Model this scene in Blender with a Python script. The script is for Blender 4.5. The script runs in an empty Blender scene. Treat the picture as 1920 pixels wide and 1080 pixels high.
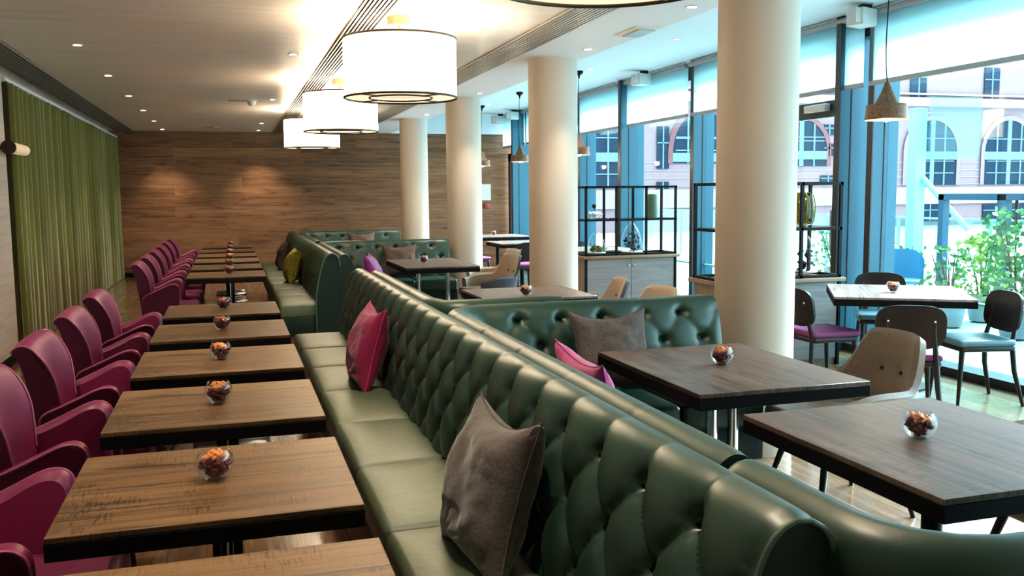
import bpy, bmesh, math, random
from mathutils import Vector, Matrix, noise
from math import pi, sin, cos, radians, sqrt, atan2
random.seed(7)
scn = bpy.context.scene
COL = scn.collection

# ------------------------------------------------------------------ object helpers
def link(o, parent=None):
    COL.objects.link(o)
    if parent is not None: o.parent = parent
    return o
def obj(name, me, mat=None, parent=None, smooth=True):
    if isinstance(me, bmesh.types.BMesh):
        m = bpy.data.meshes.new(name); me.to_mesh(m); me.free(); me = m
    if mat is not None:
        for mm in (mat if isinstance(mat, (list, tuple)) else [mat]): me.materials.append(mm)
    if smooth:
        me.polygons.foreach_set('use_smooth', [True]*len(me.polygons))
        try: me.set_sharp_from_angle(angle=radians(38))
        except Exception: pass
    return link(bpy.data.objects.new(name, me), parent)
def tag(o, label=None, cat=None, group=None, kind=None):
    if label: o['label'] = label
    if cat: o['category'] = cat
    if group: o['group'] = group
    if kind: o['kind'] = kind
    return o
def thing(name, label, cat, loc=(0,0,0), rz=0, group=None):
    o = bpy.data.objects.new(name, None); o.empty_display_size = .05
    o.location = loc; o.rotation_euler = (0,0,rz); link(o)
    return tag(o, label, cat, group)
def struct(name, me, mat, parent=None, smooth=False):
    o = obj(name, me, mat, parent, smooth)
    if parent is None: o['kind'] = 'structure'
    return o
def dup(root, loc, rz=None, label=None, group=None):
    r = root.copy(); COL.objects.link(r); r.location = loc
    if rz is not None: r.rotation_euler = (0,0,rz)
    if label: r['label'] = label
    if group: r['group'] = group
    for ch in list(root.children):
        c = ch.copy(); COL.objects.link(c); c.parent = r
        for g in list(ch.children):
            d = g.copy(); COL.objects.link(d); d.parent = c
    return r

# ------------------------------------------------------------------ mesh helpers
def BM(): return bmesh.new()
def add_box(bm, c, s, rz=0, bev=0, seg=2, M=None, mi=0):
    m = Matrix.Translation(Vector(c)) @ Matrix.Rotation(rz,4,'Z') @ Matrix.Diagonal((s[0],s[1],s[2],1))
    if M is not None: m = M @ m
    r = bmesh.ops.create_cube(bm, size=1, matrix=m)
    fs = set(f for v in r['verts'] for f in v.link_faces)
    for f in fs: f.material_index = mi
    if bev > 0:
        es = list(set(e for v in r['verts'] for e in v.link_edges))
        bmesh.ops.bevel(bm, geom=es, offset=bev, segments=seg, profile=.5, affect='EDGES')
    return bm
def boxm(c, s, rz=0, bev=0, seg=2): return add_box(BM(), c, s, rz, bev, seg)
def bx(x0,x1,y0,y1,z0,z1,bev=0,seg=2):
    return boxm(((x0+x1)/2,(y0+y1)/2,(z0+z1)/2),(abs(x1-x0),abs(y1-y0),abs(z1-z0)),0,bev,seg)
def add_bx(bm,x0,x1,y0,y1,z0,z1,bev=0,mi=0):
    return add_box(bm,((x0+x1)/2,(y0+y1)/2,(z0+z1)/2),(abs(x1-x0),abs(y1-y0),abs(z1-z0)),0,bev,mi=mi)
def add_tube(bm, pts, r, seg=10, closed=False, flat=1.0):
    pts = [Vector(p) for p in pts]; n = len(pts)
    rs = r if isinstance(r,(list,tuple)) else [r]*n
    rings = []; prev = None
    for i,p in enumerate(pts):
        if closed: t = pts[(i+1)%n]-pts[i-1]
        else: t = pts[min(i+1,n-1)]-pts[max(i-1,0)]
        t.normalize()
        if prev is None:
            a = Vector((0,0,1)) if abs(t.z)<.9 else Vector((1,0,0))
            x = t.cross(a).normalized()
        else: x = (prev - t*prev.dot(t)).normalized()
        prev = x; y = t.cross(x)
        rings.append([bm.verts.new(p + x*cos(k*2*pi/seg)*rs[i] + y*sin(k*2*pi/seg)*rs[i]*flat) for k in range(seg)])
    m = n if closed else n-1
    for i in range(m):
        A = rings[i]; B = rings[(i+1)%n]
        for k in range(seg): bm.faces.new((A[k],A[(k+1)%seg],B[(k+1)%seg],B[k]))
    if not closed:
        bm.faces.new(list(reversed(rings[0]))); bm.faces.new(rings[-1])
    return bm
def add_lathe(bm, prof, seg=24, c=(0,0,0), cap=False):
    rings=[]
    for r,z in prof:
        rings.append([bm.verts.new((c[0]+max(r,.0004)*cos(k*2*pi/seg), c[1]+max(r,.0004)*sin(k*2*pi/seg), c[2]+z)) for k in range(seg)])
    for A,B in zip(rings[:-1],rings[1:]):
        for k in range(seg): bm.faces.new((A[k],A[(k+1)%seg],B[(k+1)%seg],B[k]))
    if cap:
        bm.faces.new(list(reversed(rings[0]))); bm.faces.new(rings[-1])
    return bm
def add_grid(bm, nu, nv, f, flip=False, wrap=False, uvf=None):
    V=[[bm.verts.new(f(i/nu, j/nv)) for j in range(nv+1)] for i in range(nu if wrap else nu+1)]
    for i in range(nu):
        A=V[i]; B=V[(i+1)%len(V)] if wrap else V[i+1]
        for j in range(nv):
            q=(A[j],B[j],B[j+1],A[j+1])
            bm.faces.new(q[::-1] if flip else q)
    return V
def prism(bm, poly, d0, d1, axis='y', bev=0, seg=2):
    # poly in (a,b); axis 'y' -> (a, d, b); 'x' -> (d, a, b)
    def P(a,b,d): return (a,d,b) if axis=='y' else (d,a,b)
    A=[bm.verts.new(P(a,b,d0)) for a,b in poly]; B=[bm.verts.new(P(a,b,d1)) for a,b in poly]
    n=len(poly); fs=[bm.faces.new(A), bm.faces.new(B[::-1])]
    for i in range(n): fs.append(bm.faces.new((A[i],B[i],B[(i+1)%n],A[(i+1)%n])))
    if bev: bmesh.ops.bevel(bm, geom=list(set(e for f in fs[:2] for e in f.edges)), offset=bev, segments=seg, profile=.5, affect='EDGES')
    bmesh.ops.recalc_face_normals(bm, faces=bm.faces)
    return bm
def smoothstep(a,b,x):
    t=max(0,min(1,(x-a)/(b-a))); return t*t*(3-2*t)
def spline(pts, n):
    # Catmull-Rom through pts, n samples per span
    out=[]; P=[Vector(p) for p in pts]; P=[P[0]*2-P[1]]+P+[P[-1]*2-P[-2]]
    for i in range(1,len(P)-2):
        for k in range(n):
            t=k/n; a,b,c,d=P[i-1],P[i],P[i+1],P[i+2]
            out.append(.5*((2*b)+(c-a)*t+(2*a-5*b+4*c-d)*t*t+(3*b-a-3*c+d)*t**3))
    out.append(P[-2]); return out

# ------------------------------------------------------------------ materials
def nodes(name):
    m=bpy.data.materials.new(name); m.use_nodes=True; nt=m.node_tree
    return m, nt, nt.nodes, nt.links, nt.nodes['Principled BSDF']
def setp(b, **k):
    for n,v in k.items():
        n={'base':'Base Color','rough':'Roughness','metal':'Metallic','spec':'Specular IOR Level','coat':'Coat Weight','coatr':'Coat Roughness','sheen':'Sheen Weight','emis':'Emission Color','es':'Emission Strength','alpha':'Alpha','trans':'Transmission Weight','sub':'Subsurface Weight'}[n]
        if n in ('Base Color','Emission Color') and len(v)==3: v=(*v,1)
        b.inputs[n].default_value=v
def simple(name, base, rough=.5, bump=0, scale=60, vary=0, **k):
    m,nt,N,L,b=nodes(name); setp(b,base=base,rough=rough,**k)
    if bump or vary:
        tc=N.new('ShaderNodeTexCoord'); t=N.new('ShaderNodeTexNoise'); t.inputs['Scale'].default_value=scale; t.inputs['Detail'].default_value=4
        L.new(tc.outputs['Object'],t.inputs['Vector'])
        if bump:
            bp=N.new('ShaderNodeBump'); bp.inputs['Strength'].default_value=bump; bp.inputs['Distance'].default_value=.004
            L.new(t.outputs['Fac'],bp.inputs['Height']); L.new(bp.outputs['Normal'],b.inputs['Normal'])
        if vary:
            r=N.new('ShaderNodeValToRGB'); c=Vector(base[:3])
            r.color_ramp.elements[0].position=.3; r.color_ramp.elements[1].position=.7
            r.color_ramp.elements[0].color=(*(c*(1-vary)),1); r.color_ramp.elements[1].color=(*(c*(1+vary)),1)
            L.new(t.outputs['Fac'],r.inputs['Fac']); L.new(r.outputs['Color'],b.inputs['Base Color'])
    return m
def emis(name, col, s):
    m=bpy.data.materials.new(name); m.use_nodes=True; nt=m.node_tree; nt.nodes.clear()
    e=nt.nodes.new('ShaderNodeEmission'); e.inputs[0].default_value=(*col,1); e.inputs[1].default_value=s
    o=nt.nodes.new('ShaderNodeOutputMaterial'); nt.links.new(e.outputs[0],o.inputs[0]); return m
def wood(name, cols, along='X', plank=.12, length=1.2, rough=.4, across='Y', seam=.5, grain=1.0, bump=.15, coat=0, spec=.5, var=.35, knots=0, coatr=.22, saw=0):
    """planks: 'along' = grain axis, 'across' = axis across planks, object coordinates"""
    m,nt,N,L,b=nodes(name); setp(b,rough=rough,coat=coat,spec=spec,coatr=coatr)
    tc=N.new('ShaderNodeTexCoord'); sp=N.new('ShaderNodeSeparateXYZ'); L.new(tc.outputs['Object'],sp.inputs[0])
    def math(op,a,bv=None,c=None):
        n=N.new('ShaderNodeMath'); n.operation=op
        for i,v in enumerate((a,bv,c)):
            if v is None: continue
            if isinstance(v,(int,float)): n.inputs[i].default_value=v
            else: L.new(v,n.inputs[i])
        return n.outputs[0]
    A=sp.outputs[along]; C=sp.outputs[across]
    row=math('FLOOR',math('DIVIDE',C,plank)); fr=math('FRACT',math('DIVIDE',C,plank))
    wn=N.new('ShaderNodeTexWhiteNoise'); wn.noise_dimensions='1D'; L.new(row,wn.inputs['W'])
    A2=math('ADD',A,math('MULTIPLY',wn.outputs['Value'],length*3.7))
    colm=math('FLOOR',math('DIVIDE',A2,length)); fa=math('FRACT',math('DIVIDE',A2,length))
    wn2=N.new('ShaderNodeTexWhiteNoise'); wn2.noise_dimensions='2D'
    cb=N.new('ShaderNodeCombineXYZ'); L.new(row,cb.inputs[0]); L.new(colm,cb.inputs[1]); L.new(cb.outputs[0],wn2.inputs['Vector'])
    cv=N.new('ShaderNodeCombineXYZ')
    L.new(math('ADD',math('MULTIPLY',A,1.6*grain),math('MULTIPLY',wn2.outputs['Value'],31)),cv.inputs[0])
    L.new(math('MULTIPLY',C,26*grain),cv.inputs[1]); L.new(math('MULTIPLY',row,1.7),cv.inputs[2])
    n1=N.new('ShaderNodeTexNoise'); n1.inputs['Scale'].default_value=1; n1.inputs['Detail'].default_value=6; n1.inputs['Roughness'].default_value=.62; n1.inputs['Distortion'].default_value=.6
    L.new(cv.outputs[0],n1.inputs['Vector'])
    fac=math('ADD',math('MULTIPLY',n1.outputs['Fac'],1.0),math('MULTIPLY',math('SUBTRACT',wn2.outputs['Value'],.5),var))
    if knots:
        n2=N.new('ShaderNodeTexNoise'); n2.inputs['Scale'].default_value=1; n2.inputs['Detail'].default_value=2
        cv2=N.new('ShaderNodeCombineXYZ'); L.new(math('MULTIPLY',A,2.2),cv2.inputs[0]); L.new(math('MULTIPLY',C,9),cv2.inputs[1]); L.new(row,cv2.inputs[2]); L.new(cv2.outputs[0],n2.inputs['Vector'])
        fac=math('SUBTRACT',fac,math('MULTIPLY',math('MAXIMUM',math('SUBTRACT',n2.outputs['Fac'],.6),0),knots))
    if saw:
        n3=N.new('ShaderNodeTexNoise'); n3.inputs['Scale'].default_value=1; n3.inputs['Detail'].default_value=2
        cv3=N.new('ShaderNodeCombineXYZ'); L.new(math('ADD',math('MULTIPLY',A,150),math('MULTIPLY',row,13)),cv3.inputs[0]); L.new(math('MULTIPLY',C,14),cv3.inputs[1]); L.new(cv3.outputs[0],n3.inputs['Vector'])
        n4=N.new('ShaderNodeTexNoise'); n4.inputs['Scale'].default_value=5; n4.inputs['Detail'].default_value=1; L.new(tc.outputs['Object'],n4.inputs['Vector'])
        mk=math('MULTIPLY',math('MAXIMUM',math('SUBTRACT',n4.outputs['Fac'],.42),0),math('MAXIMUM',math('SUBTRACT',n3.outputs['Fac'],.5),0))
        fac=math('SUBTRACT',fac,math('MULTIPLY',mk,saw))
    r=N.new('ShaderNodeValToRGB'); e=r.color_ramp.elements
    e[0].position=.25; e[0].color=(*cols[0],1); e[1].position=.78; e[1].color=(*cols[-1],1)
    if len(cols)>2:
        q=e.new(.5); q.color=(*cols[1],1)
    L.new(fac,r.inputs['Fac'])
    # seams
    s1=math('LESS_THAN',fr,.006/plank*1.0); s2=math('LESS_THAN',fa,.004/length)
    sm=math('MULTIPLY',math('MAXIMUM',s1,s2),seam)
    mx=N.new('ShaderNodeMix'); mx.data_type='RGBA'; L.new(sm,mx.inputs[0]); L.new(r.outputs[0],mx.inputs[6]); mx.inputs[7].default_value=(*(Vector(cols[0])*.3),1)
    L.new(mx.outputs[2],b.inputs['Base Color'])
    bp=N.new('ShaderNodeBump'); bp.inputs['Strength'].default_value=bump; bp.inputs['Distance'].default_value=.003
    L.new(math('SUBTRACT',n1.outputs['Fac'],sm),bp.inputs['Height']); L.new(bp.outputs[0],b.inputs['Normal'])
    rr=N.new('ShaderNodeMapRange'); rr.inputs[3].default_value=rough*.8; rr.inputs[4].default_value=min(1,rough*1.3)
    L.new(n1.outputs['Fac'],rr.inputs[0]); L.new(rr.outputs[0],b.inputs['Roughness'])
    return m
def glassy(name, tint=(1,1,1), refl=1.0, rough=0.0):
    m=bpy.data.materials.new(name); m.use_nodes=True; nt=m.node_tree; N=nt.nodes; N.clear()
    t=N.new('ShaderNodeBsdfTransparent'); t.inputs[0].default_value=(*tint,1)
    g=N.new('ShaderNodeBsdfGlossy'); g.inputs['Roughness'].default_value=rough
    fr=N.new('ShaderNodeLayerWeight'); fr.inputs[0].default_value=.5
    pw=N.new('ShaderNodeMath'); pw.operation='POWER'; pw.inputs[1].default_value=3.5; nt.links.new(fr.outputs['Facing'],pw.inputs[0])
    mu=N.new('ShaderNodeMath'); mu.operation='MULTIPLY_ADD'; mu.inputs[1].default_value=.55*refl; mu.inputs[2].default_value=.035*refl; nt.links.new(pw.outputs[0],mu.inputs[0])
    mi=N.new('ShaderNodeMixShader'); nt.links.new(mu.outputs[0],mi.inputs[0]); nt.links.new(t.outputs[0],mi.inputs[1]); nt.links.new(g.outputs[0],mi.inputs[2])
    o=N.new('ShaderNodeOutputMaterial'); nt.links.new(mi.outputs[0],o.inputs[0]); return m
def fabric_trans(name, col, tr=.5, em=None, es=0):
    m=bpy.data.materials.new(name); m.use_nodes=True; nt=m.node_tree; N=nt.nodes; N.clear()
    d=N.new('ShaderNodeBsdfDiffuse'); d.inputs[0].default_value=(*col,1)
    t=N.new('ShaderNodeBsdfTranslucent'); t.inputs[0].default_value=(*col,1)
    mi=N.new('ShaderNodeMixShader'); mi.inputs[0].default_value=tr
    nt.links.new(d.outputs[0],mi.inputs[1]); nt.links.new(t.outputs[0],mi.inputs[2])
    o=N.new('ShaderNodeOutputMaterial')
    if es:
        e=N.new('ShaderNodeEmission'); e.inputs[0].default_value=(*em,1); e.inputs[1].default_value=es
        a=N.new('ShaderNodeAddShader'); nt.links.new(mi.outputs[0],a.inputs[0]); nt.links.new(e.outputs[0],a.inputs[1]); nt.links.new(a.outputs[0],o.inputs[0])
    else: nt.links.new(mi.outputs[0],o.inputs[0])
    return m

M_green = simple('green_leather',(.021,.055,.036),.36,bump=.08,scale=260,vary=.06,spec=.6,coat=.2,coatr=.5)
M_greenseat = simple('lit_green_leather_seat',(.095,.125,.072),.46,bump=.35,scale=22,vary=.12,spec=.7,coat=.35,coatr=.5)  # same leather made paler: broad drum lamp highlights put into the colour
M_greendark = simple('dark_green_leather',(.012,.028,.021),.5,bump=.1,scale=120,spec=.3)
M_button = simple('pit_shade_button',(.008,.016,.012),.8,spec=.1)  # near black, so the shade in the tuft pits is painted on
M_greenpipe = simple('green_piping',(.09,.14,.11),.4)
M_purple = simple('plum_leather',(.185,.013,.070),.46,bump=.06,scale=240,vary=.06,spec=.55)
M_purplepipe = simple('plum_piping',(.36,.10,.19),.35)
M_purpleseat = simple('purple_seat_fabric',(.22,.045,.16),.6,bump=.3,scale=220)
M_black = simple('black_metal',(.006,.006,.008),.5,spec=.2)
M_blackedge = simple('black_table_edge',(.006,.005,.005),.6,spec=.15)
M_chrome = simple('chrome',(.75,.76,.78),.16,metal=1.0)
M_brass = simple('brushed_brass',(.19,.115,.05),.5,metal=.3)
M_darkwood = wood('dark_stained_wood',[(.007,.003,.0025),(.018,.008,.006)],along='Z',across='X',plank=9,length=30,rough=.35,seam=0,bump=.05)
M_tabL = wood('brown_oak_tabletop',[(.040,.019,.007),(.150,.078,.032),(.270,.155,.070)],along='X',across='Y',plank=.178,length=4,rough=.42,seam=.75,grain=1.3,bump=.5,var=.22,spec=.5,knots=2,saw=6)
M_tabR = wood('grey_brown_oak_tabletop',[(.040,.023,.016),(.125,.076,.056),(.225,.148,.116)],along='Y',across='X',plank=.2,length=6,rough=.40,seam=.55,grain=1.1,bump=.4,var=.14,knots=2.5,saw=5)
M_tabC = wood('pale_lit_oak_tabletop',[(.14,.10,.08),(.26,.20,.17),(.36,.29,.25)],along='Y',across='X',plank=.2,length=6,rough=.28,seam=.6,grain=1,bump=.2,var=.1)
M_backwall = wood('walnut_wall_cladding',[(.075,.032,.014),(.215,.100,.045),(.33,.172,.086)],along='X',across='Z',plank=.19,length=2.4,rough=.55,seam=.12,grain=.8,bump=.08,var=.2,knots=1.3)
M_sidewall = wood('greige_wood_wall_panel',[(.34,.25,.20),(.46,.36,.29),(.54,.44,.36)],along='Y',across='Z',plank=.6,length=5,rough=.55,seam=.2,grain=.7,bump=.05,var=.1)
M_floor = wood('oak_plank_floor',[(.115,.056,.026),(.215,.115,.056),(.30,.17,.09)],along='Y',across='X',plank=.16,length=1.6,rough=.26,seam=.4,grain=.7,bump=.03,var=.22,spec=.9,coat=1.0,coatr=.13)
M_ceil = wood('pale_limed_ceiling_panel',[(.64,.58,.54),(.76,.70,.655),(.84,.79,.745)],along='X',across='Y',plank=1.2,length=40,rough=.33,seam=.0,grain=.55,bump=.06,var=.05,spec=.6)
M_white = simple('white_paint',(.86,.83,.86),.7)
M_raised = simple('daylit_white_paint',(.72,.80,.84),.7)  # white paint with the blue window light put into its colour
M_column = simple('column_plaster',(.54,.46,.39),.6,bump=.05,scale=30)
M_grille = simple('grille_metal',(.42,.39,.36),.4,metal=.3)
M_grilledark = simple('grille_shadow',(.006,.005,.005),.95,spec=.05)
M_curtain = simple('olive_velvet',(.118,.107,.010),.85,bump=.3,scale=300,vary=.18,sheen=.6)
M_frameblue = simple('blue_grey_aluminium',(.030,.125,.185),.45)
M_framedark = simple('dark_bronze_frame',(.045,.042,.045),.4,metal=.3)
M_cab = wood('grey_wood_cabinet',[(.17,.15,.16),(.24,.22,.23),(.30,.28,.29)],along='X',across='Z',plank=9,length=30,rough=.4,seam=0,grain=.9,bump=.08)
M_cabside = wood('brown_wood_counter',[(.14,.08,.045),(.24,.15,.09),(.33,.22,.14)],along='X',across='Y',plank=9,length=30,rough=.4,seam=0,grain=.9,bump=.08)
M_plinth = wood('brown_wood_plinth',[(.09,.038,.018),(.17,.08,.04),(.22,.11,.06)],along='Y',across='Z',plank=9,length=30,rough=.4,seam=0)
M_blind = fabric_trans('white_roller_blind_fabric',(.68,.81,.83),.84)
M_blindbar = simple('grey_blind_bar',(.38,.37,.38),.4)
M_tan = simple('tan_upholstery',(.36,.27,.20),.85,bump=.5,scale=300,vary=.15,sheen=.2)
M_taupe = simple('taupe_tweed',(.20,.155,.12),.9,bump=.7,scale=260,vary=.35,sheen=.2)
M_taupelight = simple('pale_grey_tweed',(.42,.39,.38),.9,bump=.6,scale=260,vary=.25)
M_charcoal = simple('charcoal_upholstery',(.05,.05,.065),.8,bump=.4,scale=260)
M_bowl = glassy('clear_glass',(.97,.98,.98),1.3)
M_pane = glassy('window_glass',(.90,.985,.99),.8)
M_panefrost = glassy('pale_teal_glass',(.74,.97,.98),1.0)
M_redpetal = simple('burgundy_petals',(.13,.010,.022),.45,coat=.3)
M_orange = simple('amber_petals',(.75,.27,.09),.5,sub=.1)
M_pgrey = simple('grey_velvet',(.115,.092,.086),.72,bump=.5,scale=90,vary=.22,sheen=.5)
M_pgreyw = simple('grey_woven_fabric',(.13,.105,.098),.9,bump=.9,scale=190,vary=.4)
M_ppink = simple('magenta_velvet',(.27,.008,.075),.6,bump=.3,scale=60,vary=.12,sheen=.25)
M_ppinkl = simple('bright_magenta_velvet',(.50,.03,.20),.6,bump=.3,scale=60,vary=.15,sheen=.3)
M_ppurple = simple('violet_velvet',(.22,.012,.17),.6,bump=.3,scale=60,vary=.12,sheen=.3)
M_polive = simple('mustard_green_fabric',(.24,.21,.035),.8,bump=1.0,scale=45,vary=.5)
M_pbrown = simple('brown_linen',(.13,.078,.066),.85,bump=.5,scale=200,vary=.2)
M_pdark = simple('dark_brown_velvet',(.035,.022,.02),.8,bump=.4,scale=100)
M_shade = fabric_trans('cream_drum_shade',(.9,.86,.78),.5,(1,.86,.66),3.0)
M_diff = fabric_trans('cream_lamp_diffuser',(.55,.47,.36),.06,(1,.76,.48),.42)
M_bulb = emis('warm_bulb',(1,.80,.52),60)
M_down = emis('downlight_lens',(1,.93,.82),40)
M_pend = simple('raw_copper_pendant',(.165,.082,.042),.5,bump=.4,scale=50,vary=.45,metal=.1)
M_boxw = simple('white_plastic',(.66,.64,.61),.5)
M_stone = simple('facade_render',(.27,.19,.205),.9,bump=.1,scale=4,vary=.05,spec=.1)
M_stonew = simple('facade_white_stone',(.34,.31,.33),.8,spec=.1)
M_brick = simple('pink_brick',(.20,.095,.10),.9,vary=.12,scale=6,spec=.1)
M_facglass = simple('facade_window_glass',(.022,.040,.065),.6,spec=.05)
M_facframe = simple('pale_blue_window_frame',(.13,.24,.30),.6)
M_pave = simple('pale_paving',(.50,.60,.62),.7,vary=.08,scale=2)
M_leaf = simple('light_green_leaves',(.08,.24,.08),.6,vary=.3,scale=12)
M_leaf2 = simple('yellow_green_leaves',(.22,.36,.07),.6,vary=.3,scale=12)
M_stem = simple('brown_stem',(.12,.08,.05),.8)
M_steelblue = simple('blue_painted_steel',(.02,.08,.14),.5)
M_cyansteel = simple('pale_cyan_steel',(.22,.56,.70),.5)
M_bluerattan = simple('blue_garden_chair_weave',(.08,.25,.36),.7,bump=.6,scale=90)
M_greenvase = simple('matt_green_ceramic',(.10,.17,.11),.6)
M_yglass = glassy('yellow_glass',(.62,.55,.16),1.6)
M_moss = simple('green_moss',(.10,.14,.035),.95,bump=1,scale=60,vary=.4)
M_darkdeco = simple('dark_dried_flowers',(.02,.02,.02),.9)

# ------------------------------------------------------------------ camera
YAW,PIT,ROL,FPX = 2.98241146e-01,1.04167271e-01,9.68341596e-03,1.71230955e+03
cd=bpy.data.cameras.new('camera'); cam=bpy.data.objects.new('camera',cd); COL.objects.link(cam); scn.camera=cam
cy,sy,cp,sp_=cos(YAW),sin(YAW),cos(PIT),sin(PIT)
f=Vector((sy*cp,cy*cp,-sp_)); r=Vector((cy,-sy,0)); d=f.cross(r)
r2=r*cos(ROL)+d*sin(ROL); d2=-r*sin(ROL)+d*cos(ROL)
R3=Matrix((r2,-d2,-f)).transposed()
cam.matrix_world=Matrix.Translation((0,0,1.55)) @ R3.to_4x4()
cd.sensor_width=36; cd.lens=36*FPX/1920; cd.clip_start=.05; cd.clip_end=300

# ------------------------------------------------------------------ room shell
H=2.78; H2=3.16; YB=18.85; XW=5.75; XL=-2.12; YN=-1.5
XS=3.2   # soffit edge
struct('floor', bx(XL-.1,XW+.1,YN,YB+.1,-.1,0), M_floor)
struct('ceiling', bx(XL-.1,2.53,YN,YB+.1,H,H+.5), M_ceil)
struct('ceiling_margin', bx(2.53,XS,YN,YB+.1,H,H+.5), M_white)
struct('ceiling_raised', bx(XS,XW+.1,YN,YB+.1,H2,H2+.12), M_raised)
struct('wall_back', bx(XL-.1,XW+.1,YB,YB+.15,0,H), M_backwall)
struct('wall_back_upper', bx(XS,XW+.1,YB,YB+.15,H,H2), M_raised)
struct('wall_left', bx(XL-.1,XL,YN,YB,0,H), M_sidewall)
struct('wall_left_pier', bx(XL,-1.99,YN,9.70,0,H), M_sidewall)
struct('wall_near', bx(XL-.1,XW+.1,YN-.1,YN,0,H2), M_sidewall)
struct('baseboard_left', bx(-1.99,-1.975,YN,9.7,0,.09), M_blackedge)
struct('baseboard_back', bx(XL,3.0,YB-.015,YB,0,.09), M_blackedge)

# ceiling grilles
def grille(x0,x1,y0,y1,n,label,mat=M_grille,w=.45):
    t=thing('ceiling_grille',label,'grille',((x0+x1)/2,(y0+y1)/2,H))
    obj('recess_shade',boxm((0,0,-.003),(x1-x0,y1-y0,.006)),M_grilledark,t,False)  # flat dark plate standing in for the shade of a deep slot
    bm=BM(); p=(x1-x0)/n
    for i in range(n+1):
        add_box(bm,(-(x1-x0)/2+i*p,0,-.010),(p*w,y1-y0,.008))
    obj('slats',bm,mat,t,False); return t
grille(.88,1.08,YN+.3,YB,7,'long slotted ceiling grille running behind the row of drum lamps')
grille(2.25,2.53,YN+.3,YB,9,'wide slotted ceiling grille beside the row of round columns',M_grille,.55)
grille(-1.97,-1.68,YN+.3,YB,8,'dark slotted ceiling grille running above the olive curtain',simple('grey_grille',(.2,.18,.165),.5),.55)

# columns
for Y,X,lab in ((4.75,2.97,'thick cream round column nearest the camera, behind the booth table'),(8.23,2.95,'cream round column behind the second booth, second from camera'),
             (11.8,2.98,'cream round column behind the booth with the steel legged table'),(15.3,3.0,'farthest and slimmest looking cream round column near the wood wall')):
    bm=BM(); add_lathe(bm,[(.232,0),(.232,1.2),(.232,H+.0)],64)
    o=obj('round_column',bm,M_column); o.location=(X,Y,0); tag(o,lab,'column','round columns')

# ------------------------------------------------------------------ curtain
def curtain():
    t=thing('curtain','long olive green velvet curtain hanging in folds on the left wall','curtain',(-2.0,9.75,0))
    L=YB-.12-9.75
    def wave(u,v):
        s=u*L; ph=s*2*pi/.25+2.2*sin(s*1.3)+1.5*sin(s*3.1+1)+.7*sin(s*7.3)
        a=.062*(.65+.35*sin(s*2.3+1)+.25*sin(s*5.9))*(.8+.25*v)
        x=a*sin(ph)+.012*sin(ph*2+v*2)
        y=s+.02*cos(ph)*v
        return x,y
    bm=BM()
    def f(u,v):
        x,y=wave(u,1-v); return (x,y,.015+v*2.62)
    add_grid(bm,1500,8,f)
    obj('drape',bm,M_curtain,t)
    obj('curtain_track',boxm((0,L/2,2.655),(.09,L+.1,.03),bev=.005),M_boxw,t)
    return t
curtain()

# wall sconce (short horizontal tube lamp)
t=thing('wall_sconce','short tubular wooden wall lamp with dark cap beside the curtain','lamp',(-1.99,9.3,1.995))
obj('bracket',add_tube(BM(),[(.0,0,0),(.13,0,0)],.016,12),M_framedark,t)
obj('shade',add_tube(BM(),[(.13,-.10,0),(.13,.55,0)],.052,24),simple('cream_tube',(.62,.45,.30),.5,emis=(1,.7,.42),es=.15),t)
capm=simple('dark_brown_cap',(.035,.012,.012),.4)
obj('end_cap',add_tube(BM(),[(.13,-.13,0),(.13,-.10,0)],.062,24),capm,t); obj('end_cap',add_tube(BM(),[(.13,.55,0),(.13,.57,0)],.057,24),capm,t)

# ------------------------------------------------------------------ windows
fins=[(7.05,7.11,5.61,'w'),(7.45,7.51,5.55,'d'),(10.40,10.46,5.60,'w'),(12.45,12.53,5.52,'w'),(14.3,14.36,5.60,'w'),(17.3,17.36,5.36,'w')]
struct('window_sill', bx(XW-.10,XW+.12,YN,YB,0,.07), M_framedark).name='trim_1'
struct('trim_2', bx(XW-.02,XW+.12,YN,YB,H2-.2,H2), M_framedark)
k=0
for i,(y0,y1,xi,_) in enumerate(fins):
    bm=BM(); add_bx(bm,xi,XW+.14,y0,y1,0,H2,.004)
    o=struct('trim_%d'%(3+i),bm,M_frameblue)
    bm=BM(); add_bx(bm,xi-.012,xi+.0,y0-.008,y1+.008,0,H2); add_bx(bm,xi+.12,xi+.13,y0-.006,y0+.02,0,H2)
    obj('cover_strip',bm,M_framedark,o,False)
# window bays: glass from fin to fin, with a door bay between 7.6 and 10.3 part and at the far end
bays=[(YN,2.9),(2.98,7.05),(7.11,7.45),(8.95,10.40),(10.46,12.45),(12.53,14.3),(14.36,17.3)]
struct('trim_9', bx(XW-.05,XW+.12,2.9,2.98,0,H2), M_frameblue)
for i,(y0,y1) in enumerate(bays):
    w=struct('window_%d'%(i+1), bx(XW+.02,XW+.03,y0,y1,.62,H2-.2), M_pane)
    obj('lower_pane', bx(XW+.02,XW+.03,y0,y1,.07,.60), M_panefrost, w, False)
    obj('rail', bx(XW+.0,XW+.05,y0,y1,.60,.62), M_cyansteel, w, False)
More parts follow.
